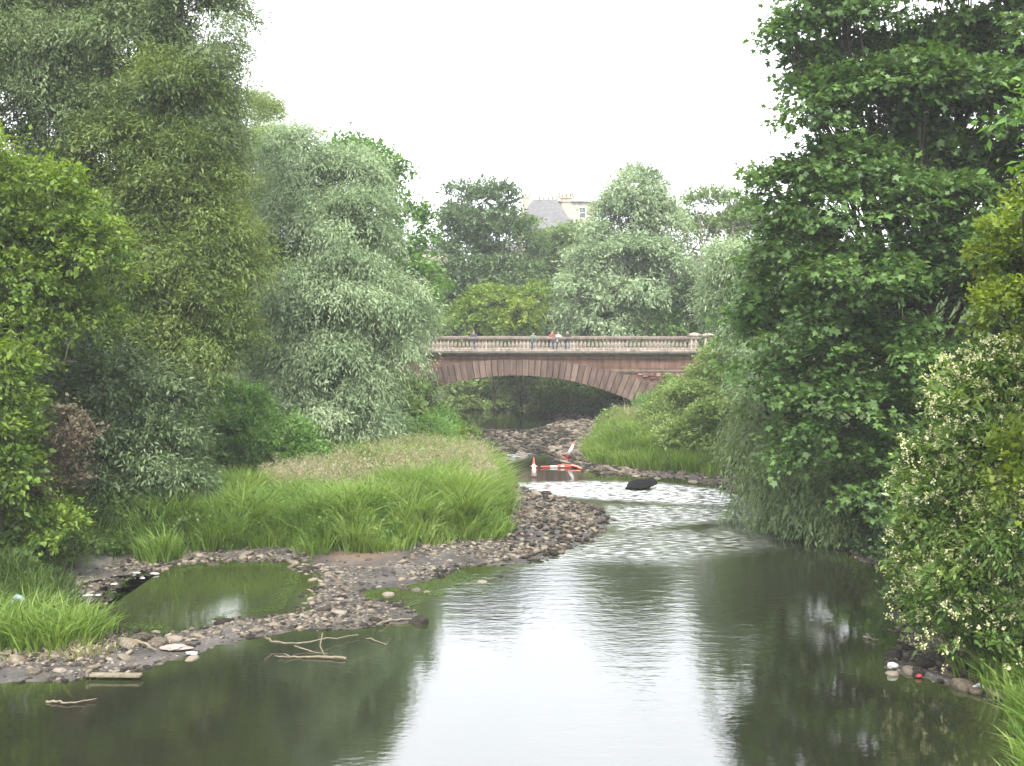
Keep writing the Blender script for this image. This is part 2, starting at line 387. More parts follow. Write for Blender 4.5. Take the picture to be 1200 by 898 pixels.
def foliage(lobes, sp, base, cov=1.0, gap=0.0, tintbias=0.0, clump_var=0.22):
    S = SPEC[sp]
    LW = lobes_world(lobes)
    Cs, Ds, Ns, Ts, tips, subs_all = [], [], [], [], [], []
    for c, R in LW:
        area = PI * R[0] * R[2]
        la = S['L'] * S['W'] * 0.5
        nleaf = area / la * S['cov'] * cov * 1.45
        nsp = max(6, int(nleaf / S['n']))
        rs = min(S['rs'], 0.45 * min(R))
        Rin = np.maximum(R - rs * 0.7, R * 0.45)
        surf = 4 * PI * ((R[0]*R[1])**1.6/3 + (R[0]*R[2])**1.6/3 + (R[1]*R[2])**1.6/3) ** (1/1.6)
        nsub = max(5, int(0.95 * surf / (PI * rs * rs)))
        u = rdir(nsub); u[:, 2] = np.where(u[:, 2] < -0.6, -u[:, 2], u[:, 2]); 
        rho = rng.uniform(0.72, 1.08, nsub)
        rho[rng.random(nsub) < 0.22] *= 0.6
        rho *= 1 + 0.16 * noise3(u * 2.2 + c * 0.13)
        sc = c + u * Rin * rho[:, None]
        srad = rs * rng.uniform(0.65, 1.3, nsub)
        st = rng.normal(0, clump_var, nsub)
        if gap > 0:
            keep = noise3(sc, 0.55) > -1 + gap * 1.6
            if keep.sum() > 3: u, sc, srad, st = u[keep], sc[keep], srad[keep], st[keep]
        subs_all.append((c, sc))
        k = rng.choice(len(sc), nsp, p=srad**2 / (srad**2).sum())
        su = rdir(nsp) + u[k] * 0.65 + np.array([0, -0.05, 0.8 if sp == 'maple' else 0.45]); su = unit(su)
        fl = np.array([1.2, 1.2, 0.62])
        rr = rng.uniform(0.55, 1.08, nsp); st_ = rng.random(nsp) < .1; rr[st_] *= rng.uniform(1.1, 1.5, st_.sum())
        p0 = sc[k] + su * fl * (srad[k] * rr)[:, None]
        d = unit(su * 0.7 + u[k] * 0.5 + rdir(nsp) * 0.55 + np.array([0, 0, -S['droop']]))
        n = S['n']
        t = np.linspace(-0.15, 1, n)[None, :, None]
        sl = S['sl'] * rng.uniform(0.6, 1.25, nsp)[:, None, None]
        side = unit(np.cross(d, rdir(nsp)))
        pos = p0[:, None] + d[:, None] * t * sl + np.array([0, 0, -1.0]) * (t * np.abs(t)) * sl * S['hang'] * 0.8
        if S['flat'] > .8:  # leaves spread in a tier
            hx = rng.normal(0, 0.30, (nsp, n, 3)) * np.array([1, 1, 0.28]); pos = pos + hx * sl * 1.1
        else:
            pos = pos + rng.normal(0, 0.13, (nsp, n, 3)) * sl
        alt = np.where(np.arange(n) % 2, 1.0, -1.0)[None, :, None]
        ld = unit(d[:, None] * 0.8 + side[:, None] * alt * 0.7 + rng.normal(0, 0.35, (nsp, n, 3)) + np.array([0, 0, -1.0]) * S['hang'] * (0.6 + t))
        ln = unit(rng.normal(0, 0.55, (nsp, n, 3)) + np.array([0, 0, 1.0]) * (0.35 + S['flat']) + su[:, None] * 0.75)
        tt = 0.5 + tintbias + st[k][:, None] + rng.normal(0, 0.13, (nsp, n)) + rng.normal(0, 0.08, (nsp, 1))
        Cs.append(pos.reshape(-1, 3)); Ds.append(ld.reshape(-1, 3)); Ns.append(ln.reshape(-1, 3)); Ts.append(tt.ravel())
    C = np.concatenate(Cs); D = np.concatenate(Ds); N = np.concatenate(Ns); T = np.concatenate(Ts)
    ok = C[:, 2] > 0.12
    C, D, N, T = C[ok], D[ok], N[ok], T[ok]
    Ln = S['L'] * np.clip(np.exp(rng.normal(-.05, .3, len(C))), .4, 1.6); Wd = Ln * (S['W'] / S['L']) * rng.uniform(0.8, 1.25, len(C))
    V, FF, per = leaf_mesh(C, D, N, Ln, Wd, S['shape'])
    return V - np.asarray(base), FF, np.clip(np.repeat(T, per), 0.01, 0.99), subs_all
def bend(a, b, n=7, wob=0.06, up=0.0):
    a = np.asarray(a, float); b = np.asarray(b, float); L = np.linalg.norm(b - a)
    t = np.linspace(0, 1, n)[:, None]
    P = a + (b - a) * t
    o1 = rdir(1)[0] * L * wob; o2 = rdir(1)[0] * L * wob * 0.6
    P = P + o1 * np.sin(t * PI) + o2 * np.sin(t * 2 * PI) + np.array([0, 0, up * L]) * np.sin(t * PI)
    return P
def woody(base, subs, r0, fork=0.35, twigs=7, low=None):
    Vs, Fs = [], []; off = 0
    def put(P, R, n):
        nonlocal off
        V, Fc = tube_np(P, R, n); Vs.append(V); Fs.append(Fc + off); off += len(V)
    cs = np.array([c for c, _ in subs]); top = cs.mean(0)
    base = np.asarray(base, float)
    zf = base[2] + (top[2] - base[2]) * fork
    fk = np.array([base[0] + (top[0] - base[0]) * 0.35, base[1] + (top[1] - base[1]) * 0.35, zf])
    P = bend(base - np.array([0, 0, 0.3]), fk, 7, 0.03)
    put(P, np.concatenate([[r0 * 1.45], np.linspace(r0 * 1.05, r0 * 0.75, 6)]), 10)
    for c, sc in subs:
        P = bend(P_end(P, fk), c, 7, 0.07, 0.04)
        r1 = r0 * 0.42
        put(P, np.linspace(r1, r1 * 0.35, 7), 7)
        k = min(len(sc), twigs)
        for j in rng.choice(len(sc), k, replace=False):
            s = P[rng.integers(2, 7)]
            Q = bend(s, sc[j], 5, 0.1, 0.03)
            put(Q, np.linspace(r1 * 0.3, r1 * 0.07 + 0.004, 5), 5)
        P = [fk]
    return np.concatenate(Vs) - base, np.concatenate(Fs)
def P_end(P, fk): return fk

LEAFM = {}
def lm(key, cols, **kw):
    LEAFM[key] = leaf_mat('leaves_' + key, cols, **kw)
lm('silver', [(0.105,0.16,0.072),(0.205,0.285,0.145),(0.34,0.42,0.25)], trans=.35, rough=.5, spec=.25)
lm('greywillow', [(0.052,0.082,0.026),(0.112,0.165,0.060),(0.21,0.28,0.13)], trans=.38, rough=.5, spec=.25)
lm('olive', [(0.042,0.070,0.016),(0.10,0.148,0.036),(0.19,0.25,0.068)], trans=.4, spec=.2)
lm('lime', [(0.035,0.075,0.010),(0.095,0.16,0.020),(0.18,0.26,0.045)], trans=.42, spec=.25)
lm('gold', [(0.07,0.115,0.012),(0.14,0.20,0.022),(0.25,0.32,0.055)], trans=.42, spec=.25)
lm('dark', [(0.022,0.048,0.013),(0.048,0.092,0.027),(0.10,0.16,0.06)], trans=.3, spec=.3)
lm('ivy', [(0.028,0.052,0.016),(0.070,0.115,0.040),(0.15,0.21,0.09)], trans=.3, spec=.4)
lm('maple', [(0.026,0.060,0.013),(0.062,0.122,0.027),(0.125,0.215,0.058)], trans=.4, spec=.3, rough=.5)
lm('fresh', [(0.035,0.085,0.018),(0.080,0.165,0.032),(0.14,0.25,0.060)], trans=.4, spec=.25)
lm('mid', [(0.040,0.075,0.018),(0.085,0.140,0.034),(0.15,0.22,0.062)], trans=.38, spec=.25)
lm('pale', [(0.08,0.13,0.030),(0.15,0.22,0.058),(0.24,0.31,0.11)], trans=.4, spec=.25)
lm('laurel', [(0.035,0.08,0.012),(0.10,0.175,0.028),(0.21,0.30,0.06)], trans=.34, spec=.45, rough=.4)
lm('bramble', [(0.045,.11,.022),(0.11,.215,.045),(.19,.32,.09)], trans=.4, spec=.25)
lm('brown', [(0.06,0.045,0.03),(0.105,0.085,0.055),(0.16,0.14,0.085)], trans=.2, spec=.2)
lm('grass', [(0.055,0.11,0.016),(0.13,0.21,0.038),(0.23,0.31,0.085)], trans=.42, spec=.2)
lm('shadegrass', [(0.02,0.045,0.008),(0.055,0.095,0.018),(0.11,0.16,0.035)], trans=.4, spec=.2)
lm('seed', [(0.18,0.18,0.08),(0.30,0.28,0.16),(0.42,0.38,0.26)], trans=.35, spec=.2)
lm('flower', [(0.36,0.38,0.16),(0.52,0.52,0.27),(0.66,0.65,0.42)], trans=.3, spec=.2)

def plant(name, label, cat, sp, mat, base, lobes, r0=.25, cov=1.0, gap=0.0, group=None, fork=.35, twigs=7, bias=0.0, crown='crown', wood='trunk', bark='bark', cvar=.22):
    bx, by = at(base[0], 500, base[1])[:2]
    b = np.array([bx, by, max(gz(bx, by), -0.3)])
    r = empty(name, b, label, cat, group)
    V, FF, T, subs = foliage(lobes, sp, b, cov, gap, bias, cvar)
    mesh_np(crown, V, FF, LEAFM[mat], r, {'tint': T})
    WV, WFc = woody(b, subs, r0, fork, twigs)
    mesh_np(wood, WV, WFc, M[bark], r, None, True)
    return r, subs, b

# ------------------------------------------------------------------ trees and shrubs
LB = 'trees along the left bank'; RBK = 'trees along the right bank'; HB = 'trees beyond the bridge'; SHR = 'shrubs on the banks'; FB = 'trees on the hillside far behind'
# left bank
plant('willow_tree', 'tallest grey-green willow filling the top left corner, sky showing through its crown', 'tree', 'willow', 'greywillow', (130, 41),
      [(40,-90,41,150,120),(200,-130,41,100,100),(-120,-20,40,110,160),(20,70,40,110,110),(150,50,40,75,80),(225,20,39,55,70),(110,170,40,90,80),(215,150,39,62,75),(60,250,40,100,80),(232,95,39,38,50),(240,170,40,40,55),(90,90,42,90,60),(180,-20,41,70,70),(90,330,39,70,60)], .34, 1.1, .06, LB)
plant('olive_tree_crown', None, None, 'willow', 'olive', (205, 37),
      [(215,255,37.5,62,62),(250,300,37,48,55),(195,335,37,75,70),(232,385,36,52,55),(150,400,36,70,60),(120,300,38,60,60),(160,180,38,75,45),(190,110,38,60,45),(215,200,37.5,55,40),(160,260,37.5,60,45),(215,430,36,45,40)], .26, 1.1, .04, LB)

plant('ash_tree', 'bright lime-leaved ash leaning in from the left edge of the photo at mid height', 'tree', 'broad', 'lime', (-40, 29),
      [(40,250,30,62,58),(95,300,30,48,50),(0,320,30,90,80),(85,375,30.5,48,42),(-80,260,30,90,120),(10,400,29.5,50,60)], .2, .95, .05, LB)
plant('elder_bush', 'lime-leaved bush under the ash at the left edge, above the dark grass bank', 'shrub', 'broad', 'lime', (0, 27),
      [(0,460,27.5,42,55),(10,550,27,38,60),(-70,500,27,70,110),(60,620,27.5,40,26)], .07, 1.0, .05, SHR, crown='foliage', wood='stems', fork=.2)
plant('dark_willow', 'dark shaded willow with blue-grey leaves standing behind the brown dead bush', 'tree', 'willow', 'ivy', (150, 33.5),
      [(150,470,33.5,68,60),(185,540,33,48,65),(120,545,33,52,65),(100,440,34,50,50),(160,600,32.5,50,30)], .2, 1.15, 0, LB)
plant('dead_bush', 'brown leafless-looking bush with pinkish twigs between lime bush and dark willow', 'shrub', 'small', 'brown', (70, 29.3),
      [(72,515,29.3,30,38),(60,560,29,30,30)], .05, .6, .1, SHR, crown='foliage', wood='stems', bark='twig', twigs=30, fork=.15)
plant('poplar_tree', 'pale green poplar top rising between tall grey-green willow and round silver willow', 'tree', 'willow', 'pale', (300, 62),
      [(298,150,62,30,38),(285,215,61,38,60),(320,200,60,28,50),(285,300,60,40,60),(262,235,60,34,50),(258,380,60,30,60)], .22, .9, .1, LB)
plant('silver_willow', 'round silver-leaved willow overhanging the left end of the bridge', 'tree', 'silver', 'silver', (390, 48.5),
      [(352,205,51,38,52),(395,225,51,50,55),(360,280,50,72,62),(418,290,49.5,50,66),(385,360,49,84,72),(458,368,49,42,50),(350,385,48.5,58,75),(400,440,48,58,55),(375,500,47.5,58,46),(335,455,48,46,55),(430,480,48,36,45),(470,400,48.5,26,34)], .4, 1.0, .04, LB)
plant('sycamore_tree', 'darker green sycamore peeking out behind the right shoulder of the round silver willow', 'tree', 'far', 'fresh', (450, 64),
      [(420,205,64,38,42),(455,225,64,24,36),(470,285,63,28,50),(484,335,62,26,34)], .28, .9, .06, LB)
plant('bramble_bush', 'bright green domed bramble bush below the round silver willow', 'shrub', 'small', 'bramble', (300, 41),
      [(300,520,41,62,42),(250,525,41.5,50,45),(345,545,40.5,40,28),(235,480,43,42,40),(215,560,40,30,35),(280,480,42.5,40,22)], .07, 1.15, 0, SHR, crown='foliage', wood='stems', fork=.2, bias=.1)
plant('hawthorn_bush', 'dark green bush under the left end of the bridge', 'shrub', 'far', 'mid', (490, 61),
      [(484,478,61,24,34),(460,490,58,28,36),(505,496,62,18,16)], .1, 1.1, 0, SHR, crown='foliage', wood='stems', fork=.2)
plant('nettle_bush', 'low yellow-green bush at the back edge of the meadow by the left bridge end', 'shrub', 'small', 'lime', (455, 53),
      [(450,522,53,30,16),(500,520,54,34,14),(540,515,56,24,12)], .05, 1.0, 0, SHR, crown='foliage', wood='stems', fork=.2)
# under and beyond the bridge
for args in [
  ('viburnum_bush','white-flecked bush seen through the left part of the arch','far','pale',(555,86),[(555,470,86,28,28),(535,450,87,22,20),(560,492,85,24,12)],.12,.1),
  ('dark_holly','darkest bush seen through the middle of the arch','far','mid',(600,92),[(600,465,92,42,38),(640,455,93,45,32),(575,490,91,24,16)],.2,0),
  ('hazel_bush','green bush seen through the arch, lowest leaves touching the far gravel','far','mid',(680,82),[(665,482,82,42,26),(715,480,82,40,30),(640,490,82,28,16),(700,500,80,34,18)],.15,0),
  ('alder_tree','fresh green alder seen through the right part of the arch','far','fresh',(700,95),[(700,440,95,60,34),(660,440,96,40,30)],.2,0)]:
    plant(args[0], args[1], 'shrub' if 'bush' in args[0] else 'tree', args[2], args[3], args[4], args[5], args[6], 1.1, 0, 'bushes seen through the arch', crown='foliage' if 'bush' in args[0] else 'crown', wood='stems' if 'bush' in args[0] else 'trunk', bias=args[7], fork=.2)
plant('lime_tree', 'round dark-green tree with ragged crown standing left of the slate-roofed building', 'tree', 'far', 'dark', (562, 92),
      [(562,248,92,42,38),(535,272,92,26,30),(592,285,93,34,42),(545,315,91,36,42),(590,335,91,38,40),(560,365,90,40,36)], .4, .8, .14, HB, bias=.2)
plant('beech_tree', 'mid-green tree in front of the slate roof', 'tree', 'far', 'mid', (640, 108),
      [(668,284,108,26,20),(652,300,110,34,30),(625,335,109,30,34),(668,330,108,40,50),(640,365,106,42,34),(615,280,112,14,22)], .3, 1.0, .05, HB, bias=.15)
plant('maple_bush', 'yellow-green shrub directly above the bridge balustrade, below the round dark-green tree', 'shrub', 'far', 'lime', (575, 85),
      [(575,362,86,36,26),(548,376,85,26,20),(600,383,84,34,18),(626,358,85,16,24)], .15, 1.0, 0, 'shrubs above the balustrade', crown='foliage', wood='stems', fork=.2, bias=.05)
plant('golden_bush', 'small golden-green shrub above the middle of the balustrade', 'shrub', 'far', 'gold', (612, 82.5),
      [(612,370,82.5,16,13),(598,380,82.5,12,10)], .1, 1.0, 0, 'shrubs above the balustrade', crown='foliage', wood='stems', fork=.2, bias=-.15)
plant('silver_willow', 'large silver willow rising above the middle of the bridge', 'tree', 'farwillow', 'silver', (733, 87),
      [(742,232,88,36,40),(728,268,88,34,38),(765,270,88,34,42),(704,315,87,34,40),(745,325,86,56,48),(690,355,85,42,36),(775,330,87,28,45),(710,375,85,34,25)], .45, 1.0, .06, HB)
plant('willow_bush', 'light green shrub above the right half of the balustrade', 'shrub', 'far', 'fresh', (755, 86),
      [(760,372,86,44,26),(725,378,86,30,24),(795,378,86,24,22),(700,362,87,18,22)], .15, 1.0, 0, 'shrubs above the balustrade', crown='foliage', wood='stems', fork=.2, bias=.25)
r, subs, b = plant('ash_tree', 'thin-leaved tree with bare grey branches between central silver willow and big maple', 'tree', 'far', 'mid', (842, 96),
      [(835,250,97,38,30),(868,260,97,34,36),(820,285,96,28,32),(850,330,96,45,40),(880,300,96,40,60)], .35, .5, .2, HB, bias=.25)
MBr = MB()
for k in range(26):
    s = at(rng.uniform(815, 850), rng.uniform(335, 375), 93); e = at(rng.uniform(780, 875), rng.uniform(225, 345), 93 + rng.uniform(-2, 2))
    P = bend(s, e, 8, .1) - b; MBr.tube(P, np.linspace(.09, .025, 8), 5)
MBr.build('bare_branches', M['bare_bark'], r, True)
plant('dark_yew', 'dark bush behind the right end pier of the bridge', 'shrub', 'far', 'dark', (835, 82),
      [(835,360,84,26,30),(850,400,80,18,34),(812,350,85,24,20)], .15, 1.0, .1, 'shrubs above the balustrade', crown='foliage', wood='stems', bias=.1)
# wooded slopes behind everything
k = 0
for (px, py, Yd, rx, rz, c, lab) in [(480,345,118,36,34,'mid','far tree left of the round dark-green tree, above the left bridge end'),(520,385,112,34,26,'mid','far low tree just above the left bridge end'),
      (800,350,125,40,40,'fresh','far green tree right of the central silver willow'),(850,400,118,50,50,'mid','far tree hidden low behind the right bridge end'),
      (400,330,120,70,70,'mid','far tree hidden behind the round silver willow'),(300,360,115,80,80,'mid','far tree hidden behind the pale poplar'),(930,330,120,60,80,'mid','far tree hidden behind the big maple'),
      (600,440,118,60,50,'dark','far dark tree seen through the arch at the river bend'),(690,420,122,60,50,'mid','far dark tree behind the alder through the arch'),(520,450,115,45,50,'mid','far dark tree behind the white-flecked bush through the arch'),(780,430,118,50,50,'dark','far dark tree behind the right haunch of the arch'),
      (560,480,104,34,20,'dark','low dark bush closing the far bend of the river'),(620,488,106,40,14,'dark','low dark bush at the waterline of the far bend')]:
    plant('woodland_tree', lab, 'tree', 'far', c, (px, Yd), [(px, py, Yd, rx, rz), (px + rx * .5, py + rz * .5, Yd - 1, rx * .6, rz * .7), (px - rx * .5, py + rz * .6, Yd, rx * .6, rz * .6)], .3, .9, .03, FB, bias=-.05)
# right bank
plant('pale_willow', 'pale drooping willow between the right bridge end and the big maple', 'tree', 'silver', 'silver', (880, 50),
      [(868,318,52,36,40),(850,350,52,24,32),(885,385,51,34,50),(900,450,49,34,50),(915,340,52,40,60),(905,520,46,34,40)], .3, 1.0, .06, RBK)
plant('osier_bush', 'light green osier bush on the right bank in front of the bridge pier', 'shrub', 'broad', 'pale', (825, 53),
      [(825,462,57,40,32),(790,480,58,30,24),(850,495,52,36,46),(815,512,52.5,34,26),(862,535,48.5,30,28),(760,498,60,24,16),(800,522,50,30,26),(842,508,49,34,40),(812,484,52.5,36,34),(775,500,56,26,22),(848,440,58,28,30),(835,535,49.5,22,18)], .08, 1.1, 0, SHR, crown='foliage', wood='stems', fork=.15, bias=-.08)
plant('sallow_bush', 'fresh green bush by the right foot of the arch, left of the osier bush', 'shrub', 'broad', 'fresh', (775, 60),
      [(770,482,62,22,20),(790,462,64,20,18),(745,505,61,16,12),(810,475,60,20,20)], .06, 1.0, .05, SHR, crown='foliage', wood='stems', fork=.15, bias=.1)
plant('ivy_bush', 'small dark bush against the right end of the bridge wall', 'shrub', 'small', 'dark', (850, 66),
      [(850,425,67,18,28),(838,440,67,12,14)], .08, 1.1, 0, SHR, crown='foliage', wood='stems', fork=.15, bias=.15)
plant('maple_tree', 'big dark-green maple towering over the right half of the river', 'tree', 'maple', 'maple', (1085, 33.5),
      [(985,20,33,72,46),(1090,-40,34,120,90),(930,45,32.5,30,26),(1180,40,34,100,90),(1010,140,32.5,70,50),(960,125,32,36,34),(1110,150,33,90,66),(930,235,32,48,38),(1000,250,31.5,75,50),(1090,270,32,80,55),
       (945,85,33,24,18),(1060,110,32,60,44),(1000,200,32,60,34),(1150,320,33,50,60),(1010,85,35,62,40),(1110,80,35,80,50),(1060,200,34,90,50),(1160,230,35,60,60),(1150,130,36,80,60),(1190,380,35,60,70),(940,300,32,46,42),(1020,335,31,80,50),(1110,330,32,60,55),(950,385,31.5,52,42),(1035,420,31,75,50),(930,455,32,50,42),(1000,490,31,70,46),(1070,500,31.5,60,50),(950,530,31.5,48,38),(1030,560,31,60,44),(1090,590,32,60,50),(1240,200,34,90,150),(960,-110,34,90,70),(1150,-140,34,130,90)], .3, 1.25, .0, RBK)
plant('young_maple', 'lighter green young maple rising in front of the big maple left side', 'tree', 'maple', 'fresh', (930, 35.5),
      [(930,300,33.5,24,20),(905,345,34,30,36),(885,410,35,30,46),(900,370,34.5,30,30)], .12, .9, .1, RBK, bias=-.1)
plant('weeping_willow', 'grey-green weeping willow trailing its leaves into the river under the big maple', 'tree', 'weeping', 'greywillow', (985, 34),
      [(905,560,34.5,36,40),(945,585,33.5,38,38),(985,600,32.5,38,40),(890,500,36,28,40),(1010,570,32.5,36,40),(1000,630,31.8,20,26)], .16, 1.1, .05, RBK, bias=.25)
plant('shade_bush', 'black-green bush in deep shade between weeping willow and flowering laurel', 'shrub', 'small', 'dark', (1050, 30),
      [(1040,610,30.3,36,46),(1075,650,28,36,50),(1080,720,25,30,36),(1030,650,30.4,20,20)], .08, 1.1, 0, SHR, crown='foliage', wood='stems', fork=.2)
FL = [(1165,450,21,50,38),(1138,495,20.8,42,42),(1175,540,20,55,60),(1108,560,21,42,44),(1130,610,20.3,55,52),(1098,640,21,36,50),(1100,712,20.6,36,36),(1140,700,19.6,52,48),(1190,640,19,50,70),(1240,540,20,60,130),(1150,745,19.2,40,28)]
r, subs, b = plant('flowering_laurel', 'large glossy bush dotted with cream blossom at the right edge above the stony spit', 'shrub', 'laurel', 'laurel', (1170, 21),
      FL, .09, 1.1, .02, SHR, crown='foliage', wood='stems', fork=.2)
C = []; 
for c, sc in subs:
    R = 0.48
    for s in sc:
        n = rng.poisson(max(.4, 5.5 + 8 * float(noise3(s[None], .9)[0]))); u = unit(rdir(n) + unit(s - c) * .8 + np.array([0, -.25, .35])); C.append(s + u * 0.72 * np.array([1, 1, .85]))
C = np.concatenate(C); C = C[C[:, 2] > .4]
C = np.repeat(C, 11, 0) + rng.normal(0, .027, (len(C) * 11, 3)) * np.array([1, 1, 1.2])
V, FF, per = leaf_mesh(C, rdir(len(C)), rdir(len(C)), rng.uniform(.035, .065, len(C)), rng.uniform(.03, .045, len(C)), 'ovate')
o = mesh_np('blossoms', V - b, FF, LEAFM['flower'], r, {'tint': rng.random(len(C))}); o['kind'] = 'stuff'
plant('golden_elm', 'yellow-green tree at the right edge of the photo above the flowering laurel', 'tree', 'small', 'gold', (1215, 22),
      [(1190,285,22,36,38),(1175,370,21.8,26,36),(1205,340,22,40,60),(1260,300,22,60,100),(1185,560,18.6,20,50),(1240,420,21,50,60)], .14, .9, .1, RBK, bias=-.12)
plant('overhanging_ash', 'tree outside the right edge whose leafy twig tip pokes in near the top', 'tree', 'broad', 'fresh', (1330, 17),
      [(1212,134,15,20,12),(1300,150,16,70,60),(1340,60,17,90,90),(1330,260,17,80,80),(1215,195,15,10,8)], .18, .9, .1, RBK, bias=.1)
# unseen trees added just outside the frame to shade the banks and reflect in the river
for (px, py, Yd, rx, rz, c, sp, bx, lab) in [(-330,120,38,170,300,'mid','broad',-350,'unseen tree added just outside the left edge of the photo'),(-560,250,28,220,320,'mid','broad',-600,'unseen tree added further out beyond the left edge'),
                                   (1500,60,30,170,330,'maple','maple',1500,'unseen tree added just outside the right edge of the photo'),(1420,420,24,120,220,'mid','broad',1450,'unseen bushy tree added outside the right edge beside the laurel')]:
    plant('unseen_bank_tree', lab, 'tree', sp, c, (bx, Yd), [(px, py, Yd, rx, rz), (px + 30, py - rz * .6, Yd, rx * .7, rz * .5), (px - 30, py + rz * .5, Yd, rx * .8, rz * .4)], .35, .45, .05, 'unseen trees added outside the frame')

# fix the name and label of the olive tree
o = bpy.data.objects['olive_tree_crown']; o.name = 'sallow_tree'
tag(o, 'olive-green sallow in front of the tallest willow, its yellowish leaves reaching the silver willow', 'tree', LB)

# bare dead limb on the left
mb = MB(); b0 = at(62, 430, 29.5)
P = np.array([at(62,430,29.5), at(76,423,29.3), at(80,405,29.2), at(86,395,29.2)]) ; mb.tube(P - b0, [.02,.017,.012,.008], 6)
mb.tube(np.array([at(78,423,29.3), at(90,424,29.2)]) - b0, [.01,.005], 5); mb.tube(np.array([at(80,408,29.2), at(76,396,29.1)]) - b0, [.01,.005], 5)
mb.tube(np.array([at(62,430,29.5), at(30,445,29.8), at(-40,520,30.2)]) - b0, [.022,.035,.05], 6)
o = mb.build('dead_branch', M['bare_bark'], None, True); o.location = b0
tag(o, 'forked bare grey branch sticking out of the lime-leaved ash', 'branch')

# ------------------------------------------------------------------ grass and undergrowth
def tufts(p, per=70, sg=.2):
    """turns scattered points into tufts of blades: positions, outward angle, per-tuft height factor and tint shift"""
    n = max(int(len(p) / per), 1); c = p[rng.choice(len(p), min(n, len(p)), replace=False)]
    k = np.repeat(np.arange(len(c)), per); r_ = rng.normal(0, 1, (len(k), 2)) * sg * rng.uniform(.6, 1.5, len(c))[k][:, None]
    return c[k] + r_, np.arctan2(r_[:, 1], r_[:, 0]), rng.uniform(.45, 1.3, len(c))[k], rng.normal(0, .2, len(c))[k]
def blades(x, y, z, h, w, lean, mat, name, label, cat, tint=.5, tvar=.15, seed=False, ang=None):
    n = len(x); a = rng.uniform(0, 2 * PI, n) if ang is None else ang + rng.normal(0, .6, n); ld = np.stack([np.cos(a), np.sin(a), np.zeros(n)], 1)
    b_ = rng.uniform(0, 2 * PI, n); sd = np.stack([np.cos(b_), np.sin(b_), np.zeros(n)], 1) * (w / 2)[:, None]
    B = np.stack([x, y, z], 1); l = (lean * rng.uniform(.3, 1.3, n))[:, None]
    up = np.array([0, 0, 1.0]) * h[:, None]
    m = B + up * .55 + ld * h[:, None] * l * .3; t = B + up * (1 - .25 * l) + ld * h[:, None] * l
    V = np.stack([B - sd, B + sd, m - sd * .8, m + sd * .8, t], 1)
    i = (np.arange(n) * 5)[:, None]
    FF = np.concatenate([i + np.array([[0, 1, 3]]), i + np.array([[0, 3, 2]]), i + np.array([[2, 3, 4]])], 1).reshape(-1, 3)
    T = np.repeat(np.clip(tint + rng.normal(0, tvar, n), .01, .99), 3)
    o = mesh_np(name, V.reshape(-1, 3), FF, LEAFM[mat], None, {'tint': T})
    return tag(o, label, cat, None, 'stuff')
def scatter(poly, dens, tries=1):
    lo, hi = poly.min(0), poly.max(0); n = int((hi - lo).prod() * dens)
    p = lo + rng.random((n, 2)) * (hi - lo)
    return p[sdf(p, poly) < 0]
def clumpy(p, s, thr, o=0):
    return p[noise2(p[:, 0], p[:, 1], s, o) > thr]
GP = lambda pts: np.array([gnd(*q)[:2] for q in pts])
p = scatter(MEAD, 520); p = p[sdf(p, LOW) > -0.05]; p, pa, pf, pt = tufts(p)
front = sm(1 - sdf(p, LOW) / 4)
z = height(p[:, 0], p[:, 1]); hn = noise2(p[:, 0], p[:, 1], .9, 4)
h = (0.80 + .55 * hn + .35 * noise2(p[:,0],p[:,1],1.9,14) + .2 * rng.normal(size=len(p))) * (0.72 + .28 * sm((sdf(p, LOW) + .1) / .7)); h = np.clip(h * (.2 + .8 * pf) * np.clip(1.1 - 1.2 * np.hypot(p[:,0] * 0, 0), .3, 1.2), .2, 1.6)
blades(p[:, 0], p[:, 1], z - .03, h, rng.uniform(.022, .065, len(p)), np.full(len(p), .9), 'grass', 'meadow_grass', 'tall bright green grass covering the low island on the left bank', 'grass', tint=np.clip(.5 + .35 * noise2(p[:,0], p[:,1], .8, 40) + .2 * noise2(p[:,0], p[:,1], 2.2, 41) + pt, .05, .95), tvar=.13, ang=pa)
ps = scatter(GP([(300,598),(380,588),(430,568),(480,558),(552,550),(582,562),(596,590),(560,604),(500,600),(400,612),(330,618)]), 330)
ps = ps[rng.random(len(ps)) < .05 + .5 * sm(.5 + 1.1 * noise2(ps[:, 0], ps[:, 1], .6, 8))]; ps = ps[sdf(ps, LOW) > .15]
z = height(ps[:, 0], ps[:, 1])
hh = rng.normal(1.0, .22, len(ps)) + .15 * noise2(ps[:, 0], ps[:, 1], 1.0, 3)
blades(ps[:, 0], ps[:, 1], z, hh, np.full(len(ps), .020), np.full(len(ps), .3), 'seed', 'seeding_grass', 'beige seed heads of grass over the back of the green meadow', 'grass')
# seed heads
S3 = np.stack([ps[:, 0], ps[:, 1], z + hh * .9], 1)[::2]; S3 = np.repeat(S3, 9, 0) + rng.normal(0, 1, (len(S3) * 9, 3)) * np.array([.05, .05, .10])
V, FF, per = leaf_mesh(S3, unit(rdir(len(S3)) + np.array([0, 0, 1])), rdir(len(S3)), np.full(len(S3), .085), np.full(len(S3), .03), 'ovate')
tag(mesh_np('seed_heads', V, FF, LEAFM['seed'], None, {'tint': rng.random(len(S3))}), 'pale fluffy grass seed heads above the meadow', 'grass', None, 'stuff')
